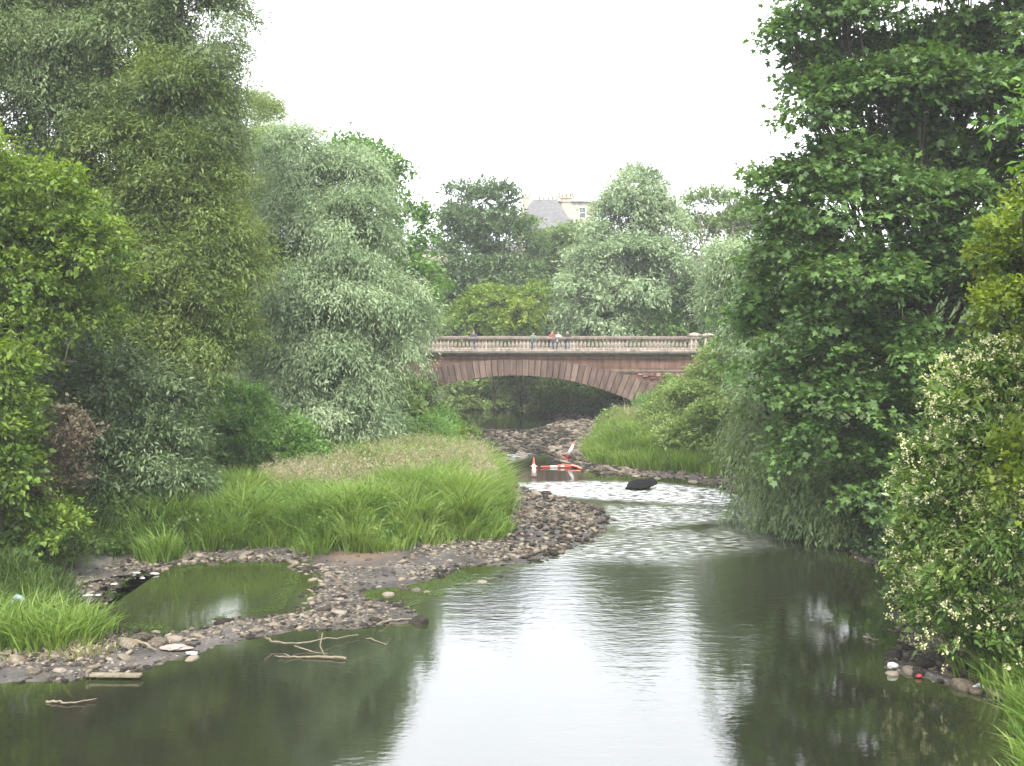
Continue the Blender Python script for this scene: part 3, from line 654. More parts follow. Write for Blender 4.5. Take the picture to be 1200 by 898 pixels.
# left bank: dark grass slope, near tuft, small tufts
def patch(pts, dens, h, w, mat, name, label, tint=.5, lean=.5, thr=-2, ns=.9, low=None):
    q = scatter(GP(pts) if not isinstance(pts, np.ndarray) else pts, dens)
    q = clumpy(q, ns, thr, 11)
    if low: q = q[sdf(q, LOW) < low]
    q, qa, qf, qt = tufts(q); z = height(q[:, 0], q[:, 1]); k = z > 0.0; q, z, qa, qf, qt = q[k], z[k], qa[k], qf[k], qt[k]
    hh = h * qf * np.clip(1 + .25 * noise2(q[:, 0], q[:, 1], 1.2, 6) + .2 * rng.normal(size=len(q)), .3, 1.8)
    return blades(q[:, 0], q[:, 1], z - .03, hh, np.full(len(q), w * 1.25), np.full(len(q), lean), mat, name, label, 'grass', tint=tint + qt, ang=qa)
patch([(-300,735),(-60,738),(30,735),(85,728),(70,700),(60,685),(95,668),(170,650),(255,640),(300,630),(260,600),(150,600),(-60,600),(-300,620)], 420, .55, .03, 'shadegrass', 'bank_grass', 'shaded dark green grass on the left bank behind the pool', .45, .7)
patch([(175,662),(262,645),(300,644),(372,650),(380,640),(300,620),(200,625),(150,640)], 700, .75, .03, 'grass', 'pool_edge_grass', 'fresh grass fringe along the far side of the still pool', .45, .6, -.2)
patch([(-40,762),(12,764),(60,768),(105,752),(116,744),(106,732),(60,722),(20,726),(-40,734)], 1300, .52, .03, 'grass', 'tuft_grass', 'arching bright green grass tuft on the gravel at the left edge', .45, .75)
patch([(0,772),(60,778),(130,765),(128,756),(60,766),(0,762)], 500, .22, .03, 'seed', 'dry_grass', 'dry straw-coloured grass at the foot of the left tuft', .4, 1.0)
patch([(360,648),(395,647),(392,632),(362,630)], 900, .4, .03, 'grass', 'small_tuft_grass', 'short bright grass tuft where the meadow meets bare mud', .6, .8)
# right bank
patch([(690,540),(700,546),(760,552),(812,556),(845,563),(820,545),(770,533),(735,522),(705,518)], 650, .72, .035, 'grass', 'far_bank_grass', 'bright grass on the right bank just before the bridge', .55, .6, low=2.2)
patch([(700,520),(760,530),(800,530),(800,520),(720,512)], 160, .95, .035, 'seed', 'far_bank_reeds', 'beige reeds among grass on the right bank by the bridge', .5, .4)
patch([(1150,800),(1186,822),(1196,860),(1210,900),(1240,1000),(1320,1000),(1400,820),(1300,740),(1200,735),(1165,755)], 1100, .55, .03, 'grass', 'near_bank_grass', 'long green grass in the bottom right corner', .42, .8)
patch([(1110,775),(1180,792),(1200,770),(1150,752),(1110,760)], 500, .3, .03, 'seed', 'dead_grass', 'dead straw grass above the stony spit on the right', .35, 1.0)
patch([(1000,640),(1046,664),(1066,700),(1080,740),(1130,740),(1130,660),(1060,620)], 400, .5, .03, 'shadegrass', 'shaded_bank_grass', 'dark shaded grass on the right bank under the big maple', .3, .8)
# leafy undergrowth on the banks: one loose mass of leaves
def under(pts, n, h, mat, name, label, L=.13, bias=0):
    q = scatter(GP(pts) if not isinstance(pts, np.ndarray) else pts, n); z = height(q[:, 0], q[:, 1]); k = z > .12; q, z = q[k], z[k]
    top = h * np.clip(.6 + .8 * noise2(q[:, 0], q[:, 1], .8, 21) + .3 * noise2(q[:, 0], q[:, 1], 2.5, 2), .12, 1.5)
    C = np.stack([q[:, 0], q[:, 1], z + top * rng.random(len(q)) ** .4], 1)
    D = unit(rdir(len(C)) + np.array([0, -.2, -.2])); N = unit(rng.normal(0, .5, (len(C), 3)) + np.array([0, 0, 1.0]))
    Ln = L * rng.uniform(.6, 1.4, len(C))
    V, FF, per = leaf_mesh(C, D, N, Ln, Ln * .6, 'ovate')
    T = np.clip(.45 + bias + .25 * noise2(q[:, 0], q[:, 1], 1.4, 5) + rng.normal(0, .13, len(C)), .01, .99)
    return tag(mesh_np(name, V, FF, LEAFM[mat], None, {'tint': T}), label, 'undergrowth', None, 'stuff')
under([(-300,720),(60,690),(95,668),(200,650),(260,640),(290,600),(380,572),(440,540),(300,540),(100,560),(-300,600)], 420, .8, 'mid', 'bank_undergrowth', 'leafy undergrowth at the feet of the left bank trees')
under([(430,545),(480,525),(560,517),(580,520),(560,505),(500,500),(440,510)], 260, .9, 'fresh', 'meadow_undergrowth', 'weeds at the back of the meadow toward the bridge', .16, .05)
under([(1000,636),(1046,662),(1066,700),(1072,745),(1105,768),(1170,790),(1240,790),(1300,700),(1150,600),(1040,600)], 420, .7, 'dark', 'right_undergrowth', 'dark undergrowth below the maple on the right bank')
under([(1175,800),(1196,860),(1215,940),(1330,940),(1400,800),(1250,760)], 500, .55, 'fresh', 'corner_undergrowth', 'weeds among grass in the bottom right corner', .10)
under([(215,640),(300,600),(380,575),(450,560),(540,560),(590,600),(590,630),(400,660),(300,650)], 130, .95, 'bramble', 'meadow_weeds', 'broad-leaved weeds mixed into the meadow grass', .11)
under(np.array([(-13., 44), (-5, 46), (-2.6, 54), (-2.6, 66), (-5, 72), (-13, 72), (-16, 60)]), 130, .75, 'bramble', 'bank_weeds', 'leafy weeds between the meadow and the left end of the bridge', .15, -.05)
under([(700,512),(692,536),(760,545),(860,562),(960,606),(1010,600),(900,540),(800,505)], 240, 1.1, 'pale', 'osier_undergrowth', 'pale weeds at the feet of the osier bush', .15, -.1)
under(np.array([(-40.,78),(-12,78),(-18,90),(-30,98),(-30,120),(-6,108),(4,95),(10,80),(40,78),(60,150),(-60,150)]), 22, 1.6, 'mid', 'far_undergrowth', 'leafy ground under the trees beyond the bridge', .34)

# ------------------------------------------------------------------ stones
def ico():
    t = (1 + 5 ** .5) / 2
    V = np.array([(-1,t,0),(1,t,0),(-1,-t,0),(1,-t,0),(0,-1,t),(0,1,t),(0,-1,-t),(0,1,-t),(t,0,-1),(t,0,1),(-t,0,-1),(-t,0,1)]); V = unit(V)
    Fc = np.array([(0,11,5),(0,5,1),(0,1,7),(0,7,10),(0,10,11),(1,5,9),(5,11,4),(11,10,2),(10,7,6),(7,1,8),(3,9,4),(3,4,2),(3,2,6),(3,6,8),(3,8,9),(4,9,5),(2,4,11),(6,2,10),(8,6,7),(9,8,1)])
    return V, Fc
IV, IF = ico()
def subdiv(V, Fc):
    V = list(map(tuple, V)); c = {}; out = []
    def mid(a, b):
        k = (min(a, b), max(a, b))
        if k not in c: c[k] = len(V); V.append(tuple(unit(np.array(V[a]) + np.array(V[b]))))
        return c[k]
    for a, b, d in Fc:
        x, y, z = mid(a, b), mid(b, d), mid(d, a); out += [(a,x,z),(b,y,x),(d,z,y),(x,y,z)]
    return np.array(V), np.array(out)
IV2, IF2 = subdiv(IV, IF); IV3, IF3 = subdiv(IV2, IF2)
def stone_field(p, size, name, label, mat, zoff=0.0, flat=.55, tone=.5):
    n = len(p); z = height(p[:, 0], p[:, 1])
    ax = rng.uniform(.6, 1.3, (n, 1, 3)) * np.array([1.15, .95, flat])
    R = 1 + rng.uniform(-.22, .22, (n, 12, 1))
    V = IV[None] * R * ax
    a = rng.uniform(0, 2 * PI, n); ca, sa = np.cos(a)[:, None], np.sin(a)[:, None]
    tl = rng.normal(0, .25, (n, 1))
    x = V[..., 0] * ca - V[..., 1] * sa; y = V[..., 0] * sa + V[..., 1] * ca
    V = np.stack([x, y, V[..., 2] + x * tl], -1) * size[:, None, None]
    V = V + np.stack([p[:, 0], p[:, 1], z + zoff + size * flat * .25], 1)[:, None]
    FF = (IF[None] + (np.arange(n) * 12)[:, None, None]).reshape(-1, 3)
    wet = sm(1 - np.minimum(sdf(p, RIV), sdf(p, POOL)) / .7)
    T = np.repeat(np.clip(tone - .22 * wet + rng.normal(0, .2, n), 0, 1), 20)
    return tag(mesh_np(name, V.reshape(-1, 3), FF, mat, None, {'tint': T}), label, 'gravel', None, 'stuff')
p = scatter(LOW, 230)
dw = np.minimum(sdf(p, RIV), sdf(p, POOL)); dl = sdf(p, LOW)
mudm = np.hypot(p[:, 0] - gnd(425, 650)[0], (p[:, 1] - gnd(425, 650)[1]) * .8) < 1.5
pr = sm((dw + .35) / .3) * np.where(mudm, .05, 1) * np.where(p[:, 1] > 100, 0, 1) * np.where(p[:, 1] < 8, 0, 1)
pr *= np.clip(.7 + 1.1 * noise2(p[:, 0], p[:, 1], .7, 31), .12, 1)
p = p[(rng.random(len(p)) < pr)]
sz = np.exp(rng.normal(math.log(.038), .5, len(p))).clip(.018, .2)
far = sm((p[:, 1] - 28) / 25); sz = sz * (1 + .7 * far)
stone_field(p, sz, 'gravel', 'grey brown river shingle along the left bank bar and the shores', M['stone'], -.012, .42)
q = scatter(GP([(560,540),(568,505),(600,498),(670,500),(700,510),(700,540),(660,545),(640,530),(600,535)]), 16)
stone_field(q, rng.uniform(.08, .24, len(q)), 'shallow_stones', 'dark wet stones breaking the surface in the shallows before the bridge', M['stone'], .04, .5, .5)
q = scatter(GP([(595,600),(650,575),(716,590),(735,615),(690,640),(610,665),(590,640)]), 12)
stone_field(q, rng.uniform(.05, .14, len(q)), 'shoal_stones', 'wet stones at the shallow edge of the gravel bar', M['stone'], .02, .5, .4)
p = scatter(np.vstack([POOL]), 900); e = sdf(p, POOL); k = (rng.random(len(p)) < sm(1.1 + e / .55) * .8 + .03) & (noise2(p[:, 0], p[:, 1], 2.2, 60) > -.15); p = p[k]
q = scatter(GP([(425,706),(432,690),(470,682),(540,668),(560,676),(510,702),(470,714)]), 900); q = q[noise2(q[:, 0], q[:, 1], 2.5, 61) > .05]; p = np.concatenate([p, q])
C = np.stack([p[:, 0], p[:, 1], np.full(len(p), .006) + rng.random(len(p)) * .004], 1)
V, FF, per = leaf_mesh(C, unit(rdir(len(p)) * np.array([1, 1, .03])), unit(rng.normal(0, .08, (len(p), 3)) + np.array([0, 0, 1.0])), rng.uniform(.02, .06, len(p)), rng.uniform(.015, .045, len(p)), 'ovate')
tag(mesh_np('pond_scum', V, FF, LEAFM['shadegrass'], None, {'tint': rng.random(len(p))}), 'green algae and floating weed round the still pool and the shallow inlet', 'algae', None, 'stuff')
# single rocks that stand out
rocks = []
for v in range(5):
    R = 1 + .16 * noise3(IV3 * 1.3 + v * 7) + .10 * noise3(IV3 * 3.1 + v * 3)
    V = IV3 * R[:, None] * np.array([1.25, .9, .55]); V = np.where(np.abs(V) > [1.05, .78, .42], np.sign(V) * np.array([1.05, .78, .42]) + (V - np.sign(V) * np.array([1.05, .78, .42])) * .3, V)
    o = mesh_np('rock', V, IF3, M['stone'], None, {'tint': np.full(len(IF3), .25 + .12 * v)}); rocks.append(o)
RP = [(490,729,.26),(472,690,.16),(488,692,.14),(500,694,.12),(455,697,.16),(440,728,.12),(165,752,.28),(185,758,.22),(152,760,.2),(205,752,.15),(1085,782,.22),(1100,778,.28),(1118,783,.24),(1065,788,.16),(1045,790,.14),(1135,795,.26),(1150,800,.2),(1128,806,.2),(1160,812,.16),(1093,772,.14),(1075,790,.17),(1112,795,.16),(1145,812,.15),(1170,818,.18),
      (645,500,.3),(660,515,.3),(625,518,.34),(585,528,.32),(612,534,.3),(650,528,.3),(574,508,.35),(684,540,.22),(700,552,.2),(770,561,.2),(812,565,.22),(848,574,.2),(690,600,.14),(705,622,.12),(660,640,.12),(565,682,.14),(585,676,.12),(380,716,.14),(360,722,.12),(300,741,.13),(285,655,.15),(330,660,.12),(250,662,.16),(40,790,.15),(110,785,.12),(225,772,.14)]
used = set()
for i, (px, py, s) in enumerate(RP):
    src = rocks[i % 5]
    o = src if i < 5 else src.copy()
    if i >= 5: COL.objects.link(o)
    g_ = gnd(px, py); o.location = (g_[0], g_[1], max(gz(g_[0], g_[1]), -.05) + s * .12)
    o.rotation_euler = (rng.normal(0, .15), rng.normal(0, .15), rng.uniform(0, 6.28)); o.scale = (s * rng.uniform(.8, 1.2), s * rng.uniform(.8, 1.1), s * rng.uniform(.8, 1.3))
    tag(o, 'rounded grey brown river rock standing out of the shingle or shallows', 'rock', 'river rocks')
o = mesh_np('boulder', IV3 * (1 + .3 * noise3(IV3 * 1.7 + 3) + .16 * noise3(IV3 * 4))[:, None] * np.array([.66, .42, .26]) + IV3[:, 0:1] * np.array([[0, 0, .17]]), IF3, M['dark_rock'], None, {'tint': np.full(len(IF3), .4)})
g_ = gnd(748, 573); o.location = (g_[0], g_[1], .12); tag(o, 'black boulder jutting out of the white rapids below the bridge', 'boulder')

# ------------------------------------------------------------------ bridge
def stone_mat(name, cols, scale=1.2, rough=.9, rubble=False, blocks=None, stain=.5):
    m, nt, out = newmat(name); L = nt.links
    tc = nd(nt, 'ShaderNodeTexCoord')
    n1 = nd(nt, 'ShaderNodeTexNoise'); n1.inputs['Scale'].default_value = scale; n1.inputs['Detail'].default_value = 8; n1.inputs['Roughness'].default_value = .7; L.new(tc.outputs['Object'], n1.inputs['Vector'])
    a = nd(nt, 'ShaderNodeAttribute', attribute_name='tint')
    ad = nd(nt, 'ShaderNodeMath', operation='ADD'); L.new(a.outputs['Fac'], ad.inputs[0]); L.new(n1.outputs['Fac'], ad.inputs[1])
    hv = nd(nt, 'ShaderNodeMath', operation='MULTIPLY'); L.new(ad.outputs[0], hv.inputs[0]); hv.inputs[1].default_value = .5
    r = ramp(nt, [(.28 + .44 * i / (len(cols) - 1), c) for i, c in enumerate(cols)]); L.new(hv.outputs[0], r.inputs[0])
    # dark weathering stains running down
    mp = nd(nt, 'ShaderNodeMapping'); mp.inputs['Scale'].default_value = (2.2, 2.2, .35); L.new(tc.outputs['Object'], mp.inputs[0])
    n2 = nd(nt, 'ShaderNodeTexNoise'); n2.inputs['Scale'].default_value = 1.5; n2.inputs['Detail'].default_value = 6; L.new(mp.outputs[0], n2.inputs['Vector'])
    r2 = ramp(nt, [(.42, (1,1,1)), (.7, (1-stain,)*3)]); L.new(n2.outputs['Fac'], r2.inputs[0])
    mx = nd(nt, 'ShaderNodeMix', data_type='RGBA', blend_type='MULTIPLY'); mx.inputs[0].default_value = 1; L.new(r.outputs[0], mx.inputs[6]); L.new(r2.outputs[0], mx.inputs[7])
    b = nd(nt, 'ShaderNodeBsdfPrincipled'); b.inputs['Roughness'].default_value = rough; b.inputs['Specular IOR Level'].default_value = .2
    col = mx.outputs[2]
    bp = nd(nt, 'ShaderNodeBump'); bp.inputs['Distance'].default_value = .05 if rubble else .015
    if rubble:
        mp2 = nd(nt, 'ShaderNodeMapping'); mp2.inputs['Scale'].default_value = (2.2, 1, 4.2); L.new(tc.outputs['Object'], mp2.inputs[0])
        v = nd(nt, 'ShaderNodeTexVoronoi', feature='DISTANCE_TO_EDGE'); v.inputs['Scale'].default_value = 1.0; L.new(mp2.outputs[0], v.inputs['Vector'])
        vr = ramp(nt, [(.0, (.25,.25,.25)), (.12, (1,1,1))]); L.new(v.outputs['Distance'], vr.inputs[0])
        m3 = nd(nt, 'ShaderNodeMix', data_type='RGBA', blend_type='MULTIPLY'); m3.inputs[0].default_value = .85; L.new(col, m3.inputs[6]); L.new(vr.outputs[0], m3.inputs[7]); col = m3.outputs[2]
        L.new(v.outputs['Distance'], bp.inputs['Height'])
    elif blocks:
        sp_ = nd(nt, 'ShaderNodeSeparateXYZ'); L.new(tc.outputs['Object'], sp_.inputs[0]); cb = nd(nt, 'ShaderNodeCombineXYZ'); L.new(sp_.outputs['X'], cb.inputs['X']); L.new(sp_.outputs['Z'], cb.inputs['Y'])
        br = nd(nt, 'ShaderNodeTexBrick'); br.inputs['Scale'].default_value = 1; br.inputs['Brick Width'].default_value = blocks[0]; br.inputs['Row Height'].default_value = blocks[1]; br.inputs['Mortar Size'].default_value = .012
        br.inputs['Color1'].default_value = (1,1,1,1); br.inputs['Color2'].default_value = (.72,.7,.7,1); br.inputs['Mortar'].default_value = (.35,.33,.32,1); L.new(cb.outputs[0], br.inputs['Vector'])
        m3 = nd(nt, 'ShaderNodeMix', data_type='RGBA', blend_type='MULTIPLY'); m3.inputs[0].default_value = 1; L.new(col, m3.inputs[6]); L.new(br.outputs['Color'], m3.inputs[7]); col = m3.outputs[2]
        L.new(n1.outputs['Fac'], bp.inputs['Height'])
    else: L.new(n1.outputs['Fac'], bp.inputs['Height'])
    L.new(bp.outputs[0], b.inputs['Normal']); L.new(col, b.inputs['Base Color']); L.new(b.outputs[0], out.inputs['Surface'])
    return m
M['red_ashlar'] = stone_mat('red_sandstone_blocks', [(.09,.052,.038),(.16,.096,.070),(.23,.142,.102)], blocks=(1.3, .42))
M['voussoir'] = stone_mat('arch_stone', [(.08,.054,.043),(.14,.097,.078),(.21,.148,.118)], 1.6)
M['rubble'] = stone_mat('rubble_stone', [(.13,.06,.05),(.24,.12,.10),(.34,.2,.16)], 2.5, rubble=True, stain=.3)
M['balustrade'] = stone_mat('balustrade_stone', [(.17,.14,.115),(.31,.26,.215),(.44,.38,.32)], 2.2, stain=.55)
M['coping'] = stone_mat('coping_stone', [(.08,.07,.06),(.17,.14,.115),(.24,.20,.165)], 2.0, stain=.4)
M['cornice'] = stone_mat('cornice_stone', [(.06,.054,.044),(.11,.098,.08),(.17,.15,.12)], 2.4, stain=.4)
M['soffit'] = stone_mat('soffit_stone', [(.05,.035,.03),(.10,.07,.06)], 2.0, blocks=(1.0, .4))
BW = 7.0
bridge = empty('bridge', (BR_X0, BR_Y, 0), 'red sandstone arch bridge with pale stone balustrade spanning the river', 'bridge', rz=BR_A)
R1, ZC1 = 18.8, 3.28 - 18.8
R2, ZC2 = 27.5, 4.37 - 27.5
XL, XR = -15.5, 13.3
def intr(x): return ZC1 + math.sqrt(max(R1 * R1 - x * x, 0))
def extr(x): return ZC2 + math.sqrt(max(R2 * R2 - x * x, 0))
# voussoirs
for fy, back, nm in ((0.0, 1, 'arch_ring'), (BW, -1, 'rear_arch_ring')):
    mb = MB(); N = 56; amax = math.asin(10.75 / R1)
    for i in range(N):
        a0 = -amax + 2 * amax * i / N; a1 = -amax + 2 * amax * (i + 1) / N; g_ = .0009
        a0 += g_; a1 -= g_
        proud = .05 + rng.uniform(0, .035)
        def ext_pt(a):
            s, c = math.sin(a), math.cos(a); lo, hi = R1, R1 + 6
            for _ in range(30):
                mdl = (lo + hi) / 2; x, z_ = mdl * s, ZC1 + mdl * c
                if z_ > extr(x): hi = mdl
                else: lo = mdl
            return min(lo, R1 + 1.95)
        v = []
        ra, rb = ext_pt(a0), ext_pt(a1)
        y0, y1 = (fy - proud, fy + .6) if back == 1 else (fy - .6, fy + proud)
        for y in (y0, y1):
            v += [(R1 * math.sin(a0), y, ZC1 + R1 * math.cos(a0)), (R1 * math.sin(a1), y, ZC1 + R1 * math.cos(a1)), (rb * math.sin(a1), y, ZC1 + rb * math.cos(a1)), (ra * math.sin(a0), y, ZC1 + ra * math.cos(a0))]
        mb.add(v, [(0,1,2,3),(7,6,5,4),(0,4,5,1),(1,5,6,2),(2,6,7,3),(3,7,4,0)], float(np.clip(rng.normal(.34, .13), 0, 1)))
    mb.build(nm, M['voussoir'], bridge, bevel=.012)
# barrel
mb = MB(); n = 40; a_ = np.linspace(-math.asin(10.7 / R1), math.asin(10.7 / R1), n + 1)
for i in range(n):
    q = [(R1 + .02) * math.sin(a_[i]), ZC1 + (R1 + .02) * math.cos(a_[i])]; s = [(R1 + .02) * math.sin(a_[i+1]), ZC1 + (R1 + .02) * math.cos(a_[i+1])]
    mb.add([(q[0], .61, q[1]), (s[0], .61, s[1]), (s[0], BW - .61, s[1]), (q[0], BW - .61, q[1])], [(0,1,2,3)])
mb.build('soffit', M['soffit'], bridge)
# abutments (below the springing) and spandrel walls
ZT = 4.42
def wall(fy, dy, nm, mat, x0, x1, ztop, cut=0.02):
    mb = MB(); xs = np.unique(np.concatenate([np.linspace(x0, x1, 90), [-10.7, 10.7]])); xs = xs[(xs >= x0) & (xs <= x1)]
    for a, b in zip(xs[:-1], xs[1:]):
        m_ = (a + b) / 2
        za, zb = ((extr(a) - cut, extr(b) - cut) if abs(m_) < 10.7 else (-1.5, -1.5))
        if abs(m_) < 10.7:
            za = min(za, ztop - .01); zb = min(zb, ztop - .01)
        mb.add([(a, fy, za), (b, fy, zb), (b, fy, ztop), (a, fy, ztop), (a, fy + dy, za), (b, fy + dy, zb), (b, fy + dy, ztop), (a, fy + dy, ztop)], [(0,1,2,3),(7,6,5,4)] + ([(0,4,5,1)] if True else []) + [(3,2,6,7)] + ([(0,3,7,4)] if a == xs[0] else []) + ([(1,5,6,2)] if b == xs[-1] else []))
    return mb.build(nm, mat, bridge)
wall(.02, .5, 'spandrel_wall', M['red_ashlar'], XL, XR - .6, ZT)
wall(BW - .02, -.5, 'rear_spandrel_wall', M['red_ashlar'], XL, XR - .6, ZT)
# frieze band right under the cornice and the fine string course above the rubble panel
mb = MB(); mb.box(XL, XR - .55, -.05, .018, 4.42, 4.62); mb.box(XL, XR - .55, BW - .018, BW + .05, 4.42, 4.62); mb.box(XL, XR - .55, .02, BW - .02, 4.425, 4.60); mb.build('frieze', M['red_ashlar'], bridge)
mb = MB(); mb.box(6.6, XR - 1.3, -.09, .016, 3.58, 3.66); mb.box(6.6, XR - 1.3, -.06, .016, 3.50, 3.577); mb.build('string_course', M['coping'], bridge)
# rubble panel: rough real stones following the extrados
mb = MB()
for i, x in enumerate(np.arange(7.6, XR - 1.35, .42)):
    zb = max(extr(min(x, 10.6)) + .25 if x < 10.6 else .3, .3); z_ = 3.47
    while z_ > zb:
        h_ = rng.uniform(.2, .34); w_ = rng.uniform(.3, .5); z0 = max(z_ - h_, zb)
        d = .05 + rng.uniform(0, .07)
        cx_, cz_ = x + rng.uniform(-.05, .05) + (.2 if int(z_ * 10) % 2 else 0), (z0 + z_) / 2
        if z_ - z0 > .08 and cx_ + w_ / 2 < XR - 1.3 and cx_-w_/2 > 7.4:
            a, b = w_ / 2, (z_ - z0) / 2 - .012
            mb.add([(cx_ - a, .03, cz_ - b), (cx_ + a, .03, cz_ - b), (cx_ + a, .03, cz_ + b), (cx_ - a, .03, cz_ + b), (cx_ - a * .75, -d, cz_ - b * .7), (cx_ + a * .7, -d * .9, cz_ - b * .75), (cx_ + a * .8, -d, cz_ + b * .6), (cx_ - a * .7, -d * 1.1, cz_ + b * .75)],
                   [(4,5,6,7),(0,1,5,4),(1,2,6,5),(2,3,7,6),(3,0,4,7)], float(rng.random()))
        z_ -= h_
mb.build('rubble_panel', M['rubble'], bridge)
mb = MB(); mb.box(XR - 1.3, XR - .3, -.12, .5, -.5, 4.42); mb.build('end_pilaster', M['red_ashlar'], bridge, bevel=.02)
mb = MB()
for fy in (0, 1):
    s = -1 if fy == 0 else 1; y = 0 if fy == 0 else BW
    for (d, z0, z1) in ((.12, 4.622, 4.70), (.24, 4.702, 4.80), (.34, 4.802, 4.93)):
        a, b = sorted((y + s * d, y - s * .3)); mb.box(XL, XR, a, b, z0, z1)
o = mb.build('cornice', M['cornice'], bridge, bevel=.01)
mb = MB(); mb.box(XL, XR + 2, .3, BW - .3, 4.60, 4.72); mb.build('deck', M['coping'], bridge)
mb = MB(); mb.box(XL, XR - .55, -.14, .16, 4.932, 5.06); mb.build('balustrade_base', M['balustrade'], bridge, bevel=.01)
mb = MB(); mb.box(XL, XR - .55, BW - .16, BW + .14, 4.932, 5.06); mb.build('rear_balustrade_base', M['balustrade'], bridge, bevel=.01)
mb = MB(); mb.box(XL, XR - .55, -.19, .21, 5.742, 5.92); mb.build('coping', M['coping'], bridge, bevel=.03)
mb = MB(); mb.box(XL, XR - .55, BW - .21, BW + .19, 5.742, 5.92); mb.build('rear_coping', M['coping'], bridge, bevel=.03)
prof = [(.085,0),(.085,.05),(.06,.07),(.055,.10),(.095,.20),(.10,.27),(.075,.38),(.045,.50),(.042,.55),(.065,.58),(.065,.61),(.085,.63),(.085,.68)]
bm_ = MB(); bm_.lathe(prof, 10); first = bm_.build('baluster', M['balustrade'], bridge, True); first.location = (0, .01, 5.061)
spc = .285; xs_all = np.arange(XR - .95, XL + .2, -spc)
front = [x for x in xs_all]
cnt = 0; rest = MB()
for fi, x in enumerate(front[:84]):
    o = first if cnt == 0 else first.copy()
    if cnt: COL.objects.link(o); o.parent = bridge
    o.location = (x, .01, 5.061); cnt += 1
for x in front[84:]: rest.lathe(prof, 8, (x, .01, 5.061))
for fi, x in enumerate(front):
    if cnt < 100:
        o = first.copy(); COL.objects.link(o); o.parent = bridge; o.location = (x, BW - .01, 5.061); cnt += 1
    else: rest.lathe(prof, 8, (x, BW - .01, 5.061))
o = rest.build('further_balusters', M['balustrade'], bridge, True); o['kind'] = 'stuff'
for y in (.01, BW - .01):
    mb = MB(); mb.box(XR - .55, XR + .05, y - .26, y + .28, 4.932, 5.95); mb.box(XR - .68, XR + .18, y - .36, y + .38, 5.952, 6.08)
    mb.add([(XR - .68, y - .36, 6.08), (XR + .18, y - .36, 6.08), (XR + .18, y + .38, 6.08), (XR - .68, y + .38, 6.08), (XR - .25, y, 6.2)], [(0,1,4),(1,2,4),(2,3,4),(3,0,4)])
    mb.build('end_pier', M['balustrade'], bridge, bevel=.02)

# ------------------------------------------------------------------ people on the bridge
def simple(name, col, rough=.8, spec=.3):
    m, nt, out = newmat(name)
    tc = nd(nt, 'ShaderNodeTexCoord'); n = nd(nt, 'ShaderNodeTexNoise'); n.inputs['Scale'].default_value = 14; n.inputs['Detail'].default_value = 5; nt.links.new(tc.outputs['Object'], n.inputs['Vector'])
    r = ramp(nt, [(.3, tuple(c * .72 for c in col)), (.7, tuple(min(c * 1.15, 1) for c in col))]); nt.links.new(n.outputs['Fac'], r.inputs[0])
    b = nd(nt, 'ShaderNodeBsdfPrincipled'); b.inputs['Roughness'].default_value = rough; b.inputs['Specular IOR Level'].default_value = spec
    nt.links.new(r.outputs[0], b.inputs['Base Color']); nt.links.new(b.outputs[0], out.inputs['Surface']); return m
M['skin'] = simple('skin', (.45,.27,.2), .6); M['white_cloth'] = simple('white_cloth', (.36,.36,.35)); M['navy'] = simple('navy_cloth', (.03,.04,.08)); M['red_cloth'] = simple('red_cloth', (.18,.05,.045))
M['teal'] = simple('teal_cloth', (.05,.17,.12)); M['black_cloth'] = simple('black_cloth', (.02,.02,.022)); M['hair'] = simple('brown_hair', (.06,.035,.02)); M['jeans'] = simple('blue_jeans', (.05,.08,.15))
